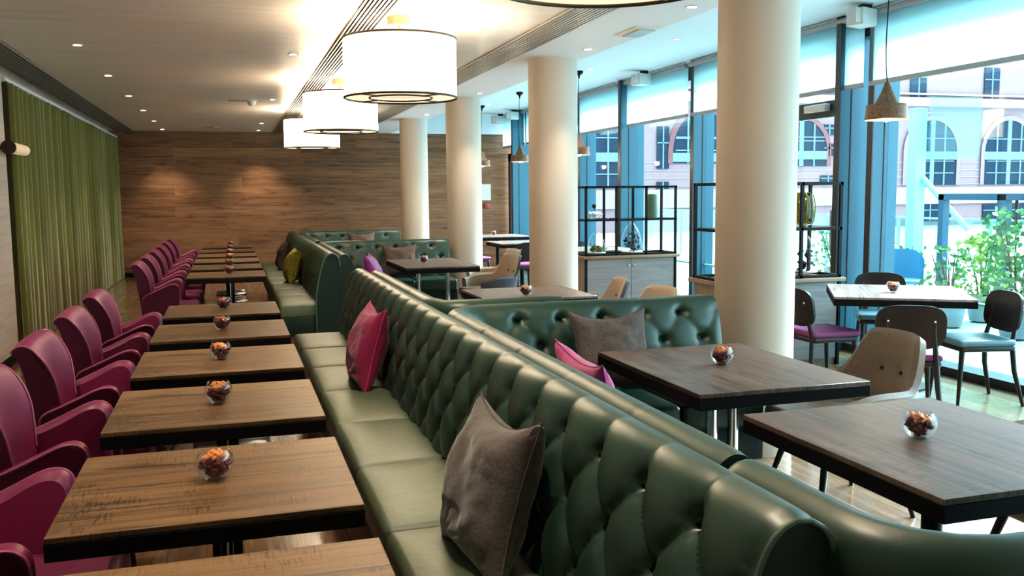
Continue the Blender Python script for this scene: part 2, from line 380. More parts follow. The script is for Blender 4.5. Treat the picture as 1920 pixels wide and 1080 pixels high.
# glass doors
def door(n,y0,y1,zt,closer=True):
    d_=struct('door_%d'%n, bx(XW-.06,XW-.0,y0,y0+.09,0,zt), M_framedark)
    bm=BM(); add_bx(bm,XW-.06,XW,y1-.16,y1,0,zt); add_bx(bm,XW-.06,XW,y0,y1,zt-.16,zt); add_bx(bm,XW-.06,XW,y0,y1,0,.12)
    obj('door_frame',bm,M_framedark,d_,False)
    obj('pane',bx(XW-.035,XW-.025,y0+.09,y1-.16,.12,zt-.16),M_pane,d_,False)
    bm=BM(); add_tube(bm,[(XW-.12,y0+.14,.95),(XW-.12,y0+.14,1.35)],.014,10); add_tube(bm,[(XW-.12,y0+.14,1.0),(XW-.05,y0+.14,1.0)],.01,8); add_tube(bm,[(XW-.12,y0+.14,1.3),(XW-.05,y0+.14,1.3)],.01,8)
    obj('handle',bm,M_chrome,d_)
    obj('transom_pane',bx(XW+.02,XW+.03,y0,y1,zt,H2-.2),M_pane,d_,False)
    if closer:
        obj('door_closer',bx(XW-.13,XW-.06,y0+.28,y0+.62,zt-.10,zt-.03,.006),M_boxw,d_)
    return d_
door(1,7.51,8.95,2.42)
door(2,17.4,18.7,2.36,False)

# roller blinds
joints=[(YN,3.0),(3.03,7.12),(7.16,10.46),(10.52,12.42),(12.66,14.40),(14.46,17.15),(17.2,18.75)]
blab=['roller blind over the nearest window, out to the right','wide white roller blind nearest the camera on the right','white roller blind above the glass door','white roller blind between the nearest column and the spotlight box','white roller blind right of the second column','white roller blind left of the second column','short white roller blind in the far corner above the glass door']
for (y0,y1),lb in zip(joints,blab):
    zb=2.50
    t=thing('roller_blind',lb+', half lowered','blind',(XW-.19,(y0+y1)/2,H2),0,'roller blinds')
    w=y1-y0-.04
    bm=BM(); add_tube(bm,[(0,-w/2,-.045),(0,w/2,-.045)],.03,14); obj('roller',bm,M_blindbar,t)
    bm=BM(); add_box(bm,(.03,0,-(H2-zb)/2-.02),(.003,w,H2-zb-.03)); obj('fabric',bm,M_blind,t,False)
    bm=BM(); add_box(bm,(.03,0,zb-H2),(.02,w,.045),bev=.006); obj('bottom_bar',bm,M_blindbar,t)
# projector-like boxes near the window head
def spotbox(Y,lab,X=5.35):
    t=thing('box_fitting',lab,'fitting',(X,Y,H2),0,'white boxes at the window head')
    obj('mount',boxm((0.06,0,-.04),(.10,.06,.08),bev=.004),M_framedark,t)
    obj('housing',boxm((0,-.03,-.12),(.22,.17,.15),.35,bev=.012),M_boxw,t)
    obj('front_panel',boxm((-.085,-.125,-.12),(.15,.012,.12),.35,bev=.003),simple('cream_panel',(.6,.55,.5),.5),t)
spotbox(6.95,'white box speaker at the window head nearest the camera')
spotbox(11.45,'white box speaker at the window head right of the second column')
spotbox(17.3,'white box speaker at the window head left of the second column')
spotbox(18.3,'small white box speaker in the far corner beside the wood wall')

# ------------------------------------------------------------------ exterior
struct('ground_terrace', bx(XW+.1,60,-20,80,-.12,-.02), M_pave)
def facade():
    Y=32
    t=thing('building','pale pink stone building with arched windows across the street','building',(26,Y,0))
    ox=26
    bm=BM(); add_bx(bm,-18,22,0,6,-.1,14); obj('wall',bm,M_stone,t,False)
    bm=BM()
    for z0,z1,dy in ((.9,1.6,.12),(4.95,5.3,.35),(5.42,5.5,.2),(8.6,8.9,.3)): add_bx(bm,-18,22,-dy,0.02,z0,z1)
    for z in (1.75,2.05,2.35,2.65): add_bx(bm,-18,22,-.03,.02,z-.03,z)
    obj('cornice',bm,M_stonew,t,False)
    def arch(xc,hw,z0,zs,za,brick=False):
        def ring(off):
            p=[(xc-hw-off,z0),(xc-hw-off,zs)]
            for k in range(1,16):
                a=pi-k*pi/16; p.append((xc+cos(a)*(hw+off),zs+sin(a)*(za-zs+off)))
            p+=[(xc+hw+off,zs),(xc+hw+off,z0)]; return p
        bm=BM()
        inner=[bm.verts.new((x,-.10,z)) for x,z in ring(0)]; outer=[bm.verts.new((x,-.10,z)) for x,z in ring(.20)]
        for a in range(len(inner)-1): bm.faces.new((inner[a],inner[a+1],outer[a+1],outer[a]))
        obj('arch_surround',bm,M_brick if brick else M_stone,t,False)
        bm=BM(); prism(bm,ring(0),-.06,-.05,'y'); g=obj('window',bm,M_facglass,t,False)
        bm=BM()
        for q in (-.5,0,.5):
            ztop=zs+(za-zs)*sqrt(max(0,1-q*q)); add_bx(bm,xc+q*hw*1.0-(.10 if q==0 else .03),xc+q*hw+(.10 if q==0 else .03),-.10,-.06,z0,ztop)
        add_bx(bm,xc-hw,xc+hw,-.11,-.06,zs-.34,zs)
        for z in (z0+.5,z0+1.0,zs+.55): add_bx(bm,xc-hw*.9,xc+hw*.9,-.09,-.06,z-.02,z+.02)
        obj('window_bars',bm,M_facframe,g,False)
    arch(32.45-ox,1.30,1.7,3.1,4.45); arch(28.4-ox,1.27,1.7,3.1,4.4)
    arch(22.0-ox,1.2,2.5,3.1,4.35,True); arch(17.6-ox,1.3,2.6,3.0,4.6,True); arch(36.6-ox,1.3,1.7,3.1,4.45); arch(13.0-ox,1.25,1.7,3.0,4.4,True)
    for xc,zc,w,h in ((31.4,6.0,.8,1.3),(27.6,6.0,.8,1.3),(35.2,6.0,.8,1.3),(23.3,3.95,.5,.42),(23.3,3.15,.45,.5),(23.3,1.95,.7,.34),(19.5,3.6,.5,.5),(15.9,3.2,.5,1.6),(15.9,1.5,.5,.8),(19.8,6,.8,1.3),(11.5,3,.6,1.2),(28.4,.55,2.2,.7),(32.4,.5,2.4,.7)):
        bm=BM(); add_bx(bm,xc-ox-w/2,xc-ox+w/2,-.07,-.03,zc-h/2,zc+h/2); g=obj('window',bm,M_facglass,t,False)
        bm=BM(); add_bx(bm,xc-ox-.025,xc-ox+.025,-.1,-.06,zc-h/2,zc+h/2); add_bx(bm,xc-ox-w/2,xc-ox+w/2,-.1,-.06,zc+h*.1,zc+h*.1+.04); obj('window_bars',bm,M_facframe,g,False)
facade()
# second building further left: pale with awning
t=thing('building','pale low block with a flat cyan canopy seen far left through the windows','building',(12,46,0))
obj('wall',bx(-12,2,0,5,-.1,12),M_stonew,t,False)
bm=BM()
for x in (-9.5,-6.5,-3.5,-.5): add_bx(bm,x-.5,x+.5,-.05,0,1,3.2)
for x in (-9.5,-6.5,-3.5,-.5): add_bx(bm,x-.5,x+.5,-.05,0,5,7)
obj('window_row',bm,M_facframe,t,False)
obj('canopy',bx(-11,1,-1.6,0,3.5,3.75),M_cyansteel,t,False)

# glass balustrade
t=thing('glass_balustrade','glass balustrade with thin steel handrail along the terrace','balustrade',(10.5,12,0))
pts=[(0,-9),(0,9)]
bm=BM(); add_bx(bm,-.02,.02,-9,12,1.07,1.10); obj('handrail',bm,M_cyansteel,t,False)
obj('glass_panel',bx(-.006,.006,-9,12,.1,1.07),M_panefrost,t,False)
for k in range(12):
    obj('post',boxm((0,-9+k*1.9,.53),(.03,.05,1.1)),M_cyansteel,t,False)
# blue steel frame outside
t=thing('steel_frame_gate','dark blue steel frame standing on the terrace beside the plants','frame',(9.0,9.3,0))
bm=BM()
for y,w in ((.57,.09),(-.42,.13),(-1.7,.1)): add_bx(bm,-.05,.05,y-w/2,y+w/2,-.02,1.47)
for y in (.0,): pass
obj('uprights',bm,M_steelblue,t,False)
obj('top_rail',bx(-.05,.05,-1.75,.62,1.40,1.48),M_steelblue,t,False)
obj('bottom_rail',bx(-.04,.04,-1.75,.62,.02,.08),M_steelblue,t,False)
bm=BM(); add_tube(bm,[(0,-.60,1.40),(0,-.60,1.15),(.02,-.62,.92)],.018,8); obj('hanging_strap',bm,M_black,t)
# cyan lamp post with sign plate
t=thing('signpost','pale cyan steel post with glass sign plate on the terrace','post',(9.95,11.5,0))
bm=BM(); add_bx(bm,-.09,.09,-.09,.09,-.02,2.75); obj('pole',bm,M_cyansteel,t,False)
bm=BM(); add_tube(bm,[(0.05,-.1,1.7),(.3,-.75,.95)],.045,8); obj('stay',bm,M_cyansteel,t)
obj('sign_plate',bx(-.05,.9,-.3,-.27,2.0,2.9),glassy('sign_glass',(.75,.95,.97),1),t,False)

def plant(x,y,h,r_,n,lab,mat=M_leaf,seed=1,z0=0):
    rnd=random.Random(seed)
    t=thing('potted_shrub',lab,'plant',(x,y,z0),0,'shrubs on the terrace')
    bm=BM()
    for k in range(7):
        a=rnd.uniform(0,2*pi); q=rnd.uniform(.2,.8)*r_
        add_tube(bm,[(0,0,.0),(cos(a)*q*.4,sin(a)*q*.4,h*.5),(cos(a)*q,sin(a)*q,h*rnd.uniform(.8,1.05))],[.014,.01,.005],5)
    obj('stems',bm,M_stem,t)
    bm=BM()
    for k in range(n):
        a=rnd.uniform(0,2*pi); q=r_*sqrt(rnd.random()); z=h*(.15+.85*rnd.random()**.8); q*=1-.35*abs(z/h-.55)
        c=Vector((cos(a)*q,sin(a)*q,z)); L_=rnd.uniform(.05,.10); w=L_*.4
        dr=Vector((rnd.gauss(0,1),rnd.gauss(0,1),rnd.gauss(.3,.7))).normalized(); sd=dr.cross(Vector((rnd.gauss(0,1),rnd.gauss(0,1),rnd.gauss(0,1)))).normalized()
        vs=[bm.verts.new(c),bm.verts.new(c+dr*L_*.5+sd*w),bm.verts.new(c+dr*L_),bm.verts.new(c+dr*L_*.5-sd*w)]
        bm.faces.new(vs)
    obj('foliage',bm,mat,t,False)
    bm=BM(); add_lathe(bm,[(.13,0),(.18,.28),(.19,.30),(.16,.30),(.15,.25),(.001,.25)],18); obj('pot',bm,M_stonew,t)
    return t
for i,(x,y,h,r_,n,m) in enumerate([(7.75,7.45,1.3,.36,520,M_leaf),(8.35,6.95,1.15,.36,520,M_leaf2),(7.75,6.55,.95,.32,420,M_leaf),(8.4,8.55,1.0,.34,380,M_leaf2),(9.55,8.3,1.3,.38,520,M_leaf),(7.75,8.35,.9,.28,120,M_leaf),(9.3,12.5,1.0,.42,420,M_leaf),(9.2,11.6,1.15,.38,420,M_leaf2),(9.1,10.75,.7,.34,260,M_leaf),(9.65,7.3,1.2,.36,420,M_leaf2),(8.5,6.1,1.1,.36,420,M_leaf)]):
    plant(x,y,h,r_,n,['leafy green terrace shrub just beyond the window beside the blue frame','yellow green terrace shrub at the right edge of the window','low green terrace shrub under the blue frame','small yellow green shrub left of the blue frame','tall leafy shrub behind the blue frame','sparse twiggy shrub before the blue frame','green shrub seen through the glass door','yellow green shrub seen through the glass door','low shrub at the foot of the glass door','yellow green shrub behind the near window','green shrub at the far right of the terrace'][i],m,i+3)
def garden_chair(x,y,rz,lab):
    t=thing('garden_chair',lab,'chair',(x,y,0),rz,'garden chairs')
    bm=BM()
    def f(u,v):
        a=radians(-80+160*u); return (sin(a)*.27,-cos(a)*.24-.05*v,.42+v*.38*(.55+.45*cos(a)))
    add_grid(bm,16,5,f); bmesh.ops.solidify(bm,geom=bm.faces[:],thickness=.02); obj('backrest',bm,M_bluerattan,t)
    obj('seat',boxm((0,.02,.42),(.5,.46,.04),bev=.015),M_bluerattan,t)
    for sx in (-1,1):
        for q in (-1,1):
            bm=BM(); add_tube(bm,[(sx*.2,q*.18,.41),(sx*.24,q*.22,0)],.012,8); obj('leg',bm,M_steelblue,t)
garden_chair(8.3,10.6,2.0,'blue garden chair outside, left of the window mullion')
garden_chair(7.9,9.35,2.3,'blue garden chair outside, right of the window mullion')
garden_chair(7.55,5.75,2.6,'blue garden chair outside at the right edge of the photo')

# ------------------------------------------------------------------ upholstery
PROF=[(0,.16),(0,.30),(0,.42),(0,.49),(.010,.58),(.026,.68),(.048,.78),(.072,.86),(.090,.91),(.114,.943),(.145,.957),(.172,.950),(.194,.928),(.206,.89),(.21,.82),(.21,.55),(.21,.16)]
PR=spline([(a,b,0) for a,b in PROF],8)
# arc-length parametrise
def arclen(P):
    s=[0]
    for a,b in zip(P[:-1],P[1:]): s.append(s[-1]+(b-a).length)
    return s
PS=arclen(PR)
S_BACK=PS[max(range(len(PR)),key=lambda i:(PR[i].x>.2 and PR[i].y>.86)*(1+i))]
def prof_at(s):
    s=max(0,min(PS[-1]-1e-6,s))
    lo=0; hi=len(PS)-1
    while hi-lo>1:
        m=(lo+hi)//2
        if PS[m]<=s: lo=m
        else: hi=m
    t=(s-PS[lo])/(PS[hi]-PS[lo]+1e-9); p=PR[lo].lerp(PR[hi],t)
    tn=(PR[hi]-PR[lo]).normalized()
    return p.x,p.y,Vector((-tn.y,tn.x))   # normal pointing to front/up side (d,z)
S_TOP=min(range(len(PR)),key=lambda i:abs(PR[i].x-.082)+abs(PR[i].y-.89)); S_TOP=PS[S_TOP]   # top button row position
def tuft(u,s,a=.255,b=.148,A=.020,crest=True,smooth_=False,pit=.024):
    """height offset along the normal for diamond tufting; u along the run, s profile arc length"""
    t=(S_TOP-s)/b; x=u/a
    def pits(dx,dz):
        rr=sqrt(dx*dx+dz*dz)
        if rr>.12: return 0
        w=.0022*sin(11*atan2(dz,dx))*math.exp(-((rr-.035)/.022)**2)
        return pit*math.exp(-(rr/.036)**2)+pit*.9*math.exp(-(rr/.016)**2)+w
    if t>0:
        rows=3.0
        if t<rows:
            p=x+t*.5; q=x-t*.5
            dp=2*abs(p-round(p)); dq=2*abs(q-round(q)); e=5.5 if not smooth_ else 6
            h=(1-(1-dp)**e)*(1-(1-dq)**e)
            h=h*.66+.34*(abs(sin(pi*p))*abs(sin(pi*q)))
        else:
            xx=x+.5*(int(rows)%2); dp=2*abs(xx-round(xx)); h=(1-(1-dp)**5)*.8+.2*abs(sin(pi*xx))
        tr=round(t); off=.5*(tr%2); ph=0
        if tr<=3: ph=pits((x-off-round(x-off))*a,(t-tr)*b)
        return A*h-ph
    dx=(x-round(x))*a
    if crest:
        fade=max(0,1-((-t)*b/.13)**1.2) if (-t)*b<.13 else 0
        h=1-math.exp(-(abs(dx)/.030)**1.2)*fade*.8 - .22*fade*(cos(2*pi*x)*.5+.5)
    else: h=1
    return A*h-pits(dx,t*b)
def back_mesh(path, tufted=True, du=.016, A=.02, back=True, u0=0, a=.255, smooth_=False, seams=False, crest=True):
    """path: list of (x,y) foot line; d measured to the LEFT of travel... given per point outward normal"""
    P=[Vector((p[0],p[1],0)) for p in path]; s=arclen(P); Ltot=s[-1]
    n=max(4,int(Ltot/du)); bm=BM()
    nv=64
    def at(t):
        lo=0
        while lo<len(s)-2 and s[lo+1]<t: lo+=1
        k=(t-s[lo])/(s[lo+1]-s[lo]+1e-9); p=P[lo].lerp(P[lo+1],k)
        ta=(P[min(lo+1,len(P)-1)]-P[lo]).normalized()
        # smooth tangent
        if k<.5 and lo>0: tb=(P[lo]-P[lo-1]).normalized(); ta=(ta*(.5+k)+tb*(.5-k)).normalized()
        elif k>=.5 and lo<len(P)-2: tb=(P[lo+2]-P[lo+1]).normalized(); ta=(ta*(1.5-k)+tb*(k-.5)).normalized()
        return p,ta
    for_s=[PS[-1]*(j/nv) for j in range(nv+1)]
    # concentrate samples on front and roll
    smax=PS[-1]; sfront=S_TOP+.32
    for_s=[0,.12,.2]+[.24+(sfront-.24)*(j/76) for j in range(77)]+[sfront+(smax-sfront)*(j/5) for j in range(1,6)]
    rows=[]
    for i in range(n+1):
        u=Ltot*i/n; p,ta=at(u); out=Vector((ta.y,-ta.x,0))   # right of travel = outward
        row=[]
        for q in for_s:
            d_,z,nr=prof_at(q)
            off=0
            if tufted and q<S_TOP+.3:
                w=smoothstep(0,.05,u)*smoothstep(0,.05,Ltot-u)
                off=tuft(u+u0,q,a=a,A=A,smooth_=smooth_,crest=crest)*w + A*(1-w)*.5
                off*=1-smoothstep(S_TOP+.16,S_TOP+.30,q)
            if seams:
                xx=((u+u0)/.51); dx=(xx-round(xx))*.51
                if abs(dx)<.012: off-=.006*(1-abs(dx)/.012)
            dd=d_+nr.x*off; zz=z+nr.y*off
            row.append(bm.verts.new((p.x+out.x*dd,p.y+out.y*dd,zz)))
        rows.append(row)
    for A_,B_ in zip(rows[:-1],rows[1:]):
        for j in range(len(for_s)-1):
            fc=bm.faces.new((A_[j],B_[j],B_[j+1],A_[j+1]))
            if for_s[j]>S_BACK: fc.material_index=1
    for rw,fl in ((rows[0],False),(rows[-1],True)):
        vs=rw if fl else rw[::-1]
        fc=bm.faces.new([bm.verts.new(v.co) for v in vs]); fc.material_index=1
    bmesh.ops.recalc_face_normals(bm,faces=bm.faces)
    return bm
def piping(path_pt, ta, mat, parent, shift=.0):
    out=Vector((ta[1],-ta[0],0)); pts=[]
    for q in range(0,46):
        d_,z,nr=prof_at((S_TOP+.25)*q/45); pts.append(Vector((path_pt[0],path_pt[1],0))+out*(d_+nr.x*.016)+Vector((0,0,z+nr.y*.016))+Vector((ta[0],ta[1],0))*shift)
    bm=BM(); add_tube(bm,pts,.0055,8); return obj('piping',bm,mat,parent)
def button_parts(parent, path, Ltot, a=.255, b=.148, u0=0, rows=(0,1,2), step=1):
    """leather covered buttons: one mesh (surface detail of the back)"""
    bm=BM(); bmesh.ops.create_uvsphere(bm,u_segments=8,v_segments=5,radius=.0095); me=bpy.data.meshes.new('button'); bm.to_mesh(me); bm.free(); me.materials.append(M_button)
    P0=Vector((*path[0],0)); P1=Vector((*path[-1],0)); ta=(P1-P0).normalized(); out=Vector((ta.y,-ta.x,0))
    for rr in rows:
        n=int((Ltot+u0)/a)+2
        for k in range(-1,n):
            u=(k+.5*(rr%2))*a-u0
            if u<.08 or u>Ltot-.08: continue
            d_,z,nr=prof_at(S_TOP-rr*b); dd=d_-nr.x*.012; zz=z-nr.y*.012
            c=P0+ta*u+out*dd+Vector((0,0,zz))
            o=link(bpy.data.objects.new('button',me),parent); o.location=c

def cushions(parent, x0,x1,y0,y1, splits, axis='y', z0=.35, z1=.49, mat=None):
    """seat pads, one part each"""
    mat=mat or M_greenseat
    for a,b in zip(splits[:-1],splits[1:]):
        if axis=='y': c=((x0+x1)/2,(a+b)/2); s=(x1-x0,b-a-.006)
        else: c=((a+b)/2,(y0+y1)/2); s=(b-a-.006,y1-y0)
        nx,ny=18,18; bm=BM()
        h=z1-z0; R_=.028
        bm2=boxm((c[0],c[1],(z0+z1)/2),(s[0],s[1],h),bev=R_,seg=4)
        # crown
        bmesh.ops.subdivide_edges(bm2,edges=[e for e in bm2.edges if e.calc_length()>.2],cuts=5,use_grid_fill=True)
        for v in bm2.verts:
            if v.co.z>z1-.004:
                fx=1-abs((v.co.x-c[0])/(s[0]/2))**3; fy=1-abs((v.co.y-c[1])/(s[1]/2))**3
                v.co.z+=.014*max(0,fx)*max(0,fy)+.002*noise.noise(v.co*9)
        bm.free()
        obj('seat_cushion',bm2,mat,parent)

def frange(a,b,n): return [a+(b-a)*i/n for i in range(n+1)]

# long banquette facing the small tables (near)
def banquette(y0,y1,label,fine=True,npad=8):
    t=thing('banquette',label,'banquette',(0,0,0))
    du=.0085 if fine else .022
    path=[(.80,y1),(.80,y0)]   # travel towards -Y : right of travel is -X ; flip by travelling +Y
    path=[(.79,y0),(.79,y1)]
    obj('backrest',back_mesh(path,True,du,A=.024),[M_green,M_greendark],t)
    piping(path[0],(0,1),M_greenpipe,t,-.004)
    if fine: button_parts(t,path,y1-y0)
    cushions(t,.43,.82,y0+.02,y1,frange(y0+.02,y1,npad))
    obj('seat_base',bx(.46,.81,y0+.02,y1-.01,.17,.36,.012),M_greendark,t)
    obj('plinth',bx(.52,.99,y0+.06,y1-.05,0,.17),M_plinth,t,False)
    return t
banquette(1.34,7.10,'long deep-buttoned green leather banquette beside the near row of small tables')
banquette(9.05,15.0,'green leather banquette beside the far row of small tables',False,8)

# booths: L-shaped, back line x=1.09 (foot at 1.376), facing +X
XF=1.212
def Lpath(y_start, y_ret, side, x_end):
    """foot line: starts at x_end on return, round inside corner, along the long back. outward must be right of travel."""
    r_=.05; pts=[]
    if side=='far':   # return at far end (faces -Y). travel: long arm ascending? outward=-X when travelling -Y ... 
        # travelling -Y gives right=-X ; so start at return far right, travel -X (right = +Y outward), corner, then -Y
        pts.append((x_end,y_ret)); pts.append((XF+r_,y_ret))
        for k in range(1,8):
            a=pi/2+k*(pi/2)/8; pts.append((XF+r_+cos(a)*r_, y_ret-r_+sin(a)*r_))
        pts.append((XF,y_ret-r_)); pts.append((XF,y_start))
    else:             # return at near end (faces +Y)
        pts.append((XF,y_start)); pts.append((XF,y_ret+r_))
        for k in range(1,8):
            a=pi+k*(pi/2)/8; pts.append((XF+r_+cos(a)*r_, y_ret+r_+sin(a)*r_))
        pts.append((XF+r_,y_ret)); pts.append((x_end,y_ret))
    return pts
def booth(label,y_start,y_ret,side,x_end,fine=True,endpipe=False,seat0=False):
    t=thing('booth_sofa',label,'booth')
    path=Lpath(y_start,y_ret,side,x_end)
    bm=back_mesh(path,True,.018 if fine else .03,A=.010,a=.235,smooth_=True,seams=True,crest=False)
    obj('backrest',bm,[M_green,M_greendark],t)
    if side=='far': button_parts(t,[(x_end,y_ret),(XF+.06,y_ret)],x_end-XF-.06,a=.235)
    lo,hi=(min(y_start,y_ret),max(y_start,y_ret))
    n=max(1,round((hi-lo)/.7)); x2=[XF-.02]+frange(XF+.42,x_end-.02,2 if x_end>2.2 else 1)
    if side=='far':
        cushions(t,XF-.02,XF+.42,lo,hi,frange(lo+(.01 if lo>5 else .2),hi-.45,max(1,n-1)),mat=M_green)
        cushions(t,0,0,y_ret-.45,y_ret+.02,x2,axis='x',mat=M_green)
    else:
        if not seat0: cushions(t,XF-.02,XF+.42,lo,hi,frange(lo+.45,hi-.01,max(1,n-1)),mat=M_green)
        cushions(t,0,0,y_ret-.02,y_ret+.45,x2,axis='x',mat=M_green)
    bm=BM(); add_bx(bm,XF-.02,XF+.40,lo+.02 if side=='near' or lo>5 else lo+.2,max(hi,lo+.40),.17,.36,.01)
    if side=='far': add_bx(bm,XF+.39,x_end-.02,y_ret-.43,y_ret,.17,.36,.01)
    else: add_bx(bm,XF+.39,x_end-.02,y_ret,y_ret+.43,.17,.36,.01)
    obj('seat_base',bm,M_greendark,t)
    bm=BM(); add_bx(bm,XF-.18,XF+.34,lo+.06,hi-.03,0,.17)
    if side=='far': add_bx(bm,XF+.30,x_end-.06,y_ret-.37,y_ret+.2,0,.17)
    else: add_bx(bm,XF+.30,x_end-.06,y_ret-.2,y_ret+.37,0,.17)
    obj('plinth',bm,M_plinth,t,False)
    return t
booth('green leather corner booth with rolled back, nearest the camera at bottom right',1.735,1.32,'near',2.9,seat0=True)
booth('green buttoned corner booth behind the table with the grey woven cushion',1.76,4.44,'far',2.60)
booth('green leather corner booth with its back turned, behind the first booth',7.05,5.0,'near',1.78)
booth('green buttoned corner booth with violet cushion and brown cushion',9.05,11.45,'far',2.70,False)
booth('farthest green buttoned corner booth against the wood wall side',11.80,14.75,'far',2.65,False)

# ------------------------------------------------------------------ cushions
def pillow(name,label,mat,c,wdir,udir,w,h,th,seed=0,sag=.0,zipm=None,group=None):
    wd=Vector(wdir).normalized(); ud=Vector(udir).normalized(); nd=wd.cross(ud).normalized(); ud=nd.cross(wd).normalized()
    rnd=random.Random(seed); o3=Vector((rnd.uniform(0,50),rnd.uniform(0,50),rnd.uniform(0,50)))
    bm=BM(); n=40
    def shape(side):
        def f(u,v):
            x=2*u-1; y=2*v-1
            px=x*(1-.13*(1-y*y)*abs(x)**2)           # sides pinch inwards, corners stay out
            py=y*(1-.19*(1-x*x)*abs(y)**2)
            k=max(0,(1-x*x))*max(0,(1-y*y))
            t=th*.5*(k**.42)
            ed=1-k
            wr=noise.noise(Vector((x*2.2,y*2.2,side*3))+o3)*.022+noise.noise(Vector((x*5,y*7,side*5))+o3)*.006
            # radial wrinkles toward the lower corner
            ang=atan2(y+1,x+.6); wr+=.006*sin(ang*26+o3.x)*max(0,-y)*k**.3
            t=t+wr*k**.35*(1.0)
            yb=py+ .08*sag*(x*x)*(1 if y>0 else 0)
            p=wd*(px*w/2)+ud*(yb*h/2)+nd*(side*t)
            return p
        return f
    add_grid(bm,n,n,shape(1)); add_grid(bm,n,n,shape(-1),flip=True)
    bmesh.ops.remove_doubles(bm,verts=bm.verts,dist=.0008)
    bmesh.ops.recalc_face_normals(bm,faces=bm.faces)
    t=thing(name,label,'cushion',c,0,group)
    obj('cover',bm,mat,t)
    bm=BM(); pts=[]
    for k in range(4*n):
        s=k/n; 
        u,v=((s,0),(1,s-1),(3-s,1),(0,4-s))[int(s)]
        pts.append(shape(0)(u,v))
    add_tube(bm,pts,.0032,6,closed=True); obj('seam_piping',bm,zipm or mat,t)
    return t
pillow('cushion','large crumpled grey velvet cushion on the long banquette nearest the camera',M_pgrey,(.690,2.50,.690),(.10,-1,.02),(.13,-.02,.42),.47,.46,.20,3,1.0,M_pgreyw)
pillow('cushion','magenta velvet cushion leaning on the long banquette',M_ppink,(.700,5.02,.705),(.05,-1,0),(.12,0,.43),.44,.46,.19,11,.6,M_ppinkl)
pillow('cushion','mustard green patterned cushion on the far banquette',M_polive,(.705,11.3,.69),(.05,-1,0),(.12,0,.43),.42,.42,.2,5,.5)
pillow('cushion','dark brown cushion behind the mustard green one on the far banquette',M_pdark,(.705,13.2,.69),(.05,-1,0),(.12,0,.43),.42,.42,.2,6,.3)
pillow('cushion','square grey woven cushion standing in the booth corner behind the near table',M_pgreyw,(1.875,4.33,.715),(1,-.05,.02),(0,.16,.43),.43,.44,.15,8,.9)
pillow('cushion','bright magenta cushion half hidden behind the green booth back',M_ppinkl,(1.37,3.38,.705),(0,-1,-.04),(-.12,0,.40),.52,.42,.15,9,.6,M_ppurple)
pillow('cushion','violet velvet cushion at the end of the booth behind the walkway',M_ppurple,(1.42,9.50,.71),(-.25,-1,0),(-.16,0,.43),.42,.44,.17,10,.6)
pillow('cushion','brown linen cushion on the booth behind the steel legged table',M_pbrown,(2.02,11.33,.71),(1,0,0),(0,.14,.43),.44,.42,.14,12,.4)
pillow('cushion','brown grey cushion on the farthest booth near the wood wall',M_pbrown,(2.0,14.63,.74),(1,0,0),(0,.14,.43),.44,.42,.14,13,.6)

# ------------------------------------------------------------------ small tables, left rows
TX=(-.45,.305); TW=TX[1]-TX[0]; TD=.70
def make_small_table():
    t=thing('small_table','x','table')
    obj('tabletop',boxm((0,0,.742),(TW,TD,.016),bev=.002,seg=1),M_tabL,t)
    obj('black_edge',boxm((0,0,.712),(TW+.002,TD+.002,.044),bev=.002,seg=1),M_blackedge,t)
    for s in (-1,1): obj('leg',boxm((.03+s*.030,0,.36),(.022,.05,.66)),M_black,t,False)
    bm=BM(); add_tube(bm,[(.03,0,.03),(.03,0,.68)],.013,12); obj('chrome_pole',bm,M_chrome,t)
    bm=BM(); add_box(bm,(.03,0,.68),(.34,.34,.012)); obj('top_plate',bm,M_black,t,False)
    bm=BM(); add_box(bm,(.03,0,.016),(.46,.42,.018),bev=.008); obj('base_plate',bm,M_chrome,t)
    bm=BM()
    for s in (-1,1): add_tube(bm,[(-.18,s*.17,.04),(.24,s*.17,.04)],.012,8)
    obj('foot_bar',bm,M_chrome,t)
    return t
near_Y=[1.72,2.66,3.66,4.65,5.68,6.73]
ordn=['table cut off by the bottom of the photo','second','third','fourth','fifth','sixth and last']
far_Y=[9.37+.35+1.055*k for k in range(6)]
st=make_small_table()
tx=(TX[0]+TX[1])/2
tabs=[]
for i,Y in enumerate(near_Y):
    lab=('small brown wood table at the bottom edge of the photo, nearest the camera' if i==0 else 'small brown wood table, %s from the camera in the near row'%ordn[i])
    if i==0: st.location=(tx,Y,0); st['label']=lab; st['group']='small tables in the near row'
    else: dup(st,(tx,Y,0),0,lab,'small tables in the near row')
ordf=['first','second','third','fourth','fifth','last']
for i,Y in enumerate(far_Y):
    dup(st,(tx+.02,Y,0),0,'small brown wood table, %s in the far row beyond the walkway'%ordf[i],'small tables in the far row')

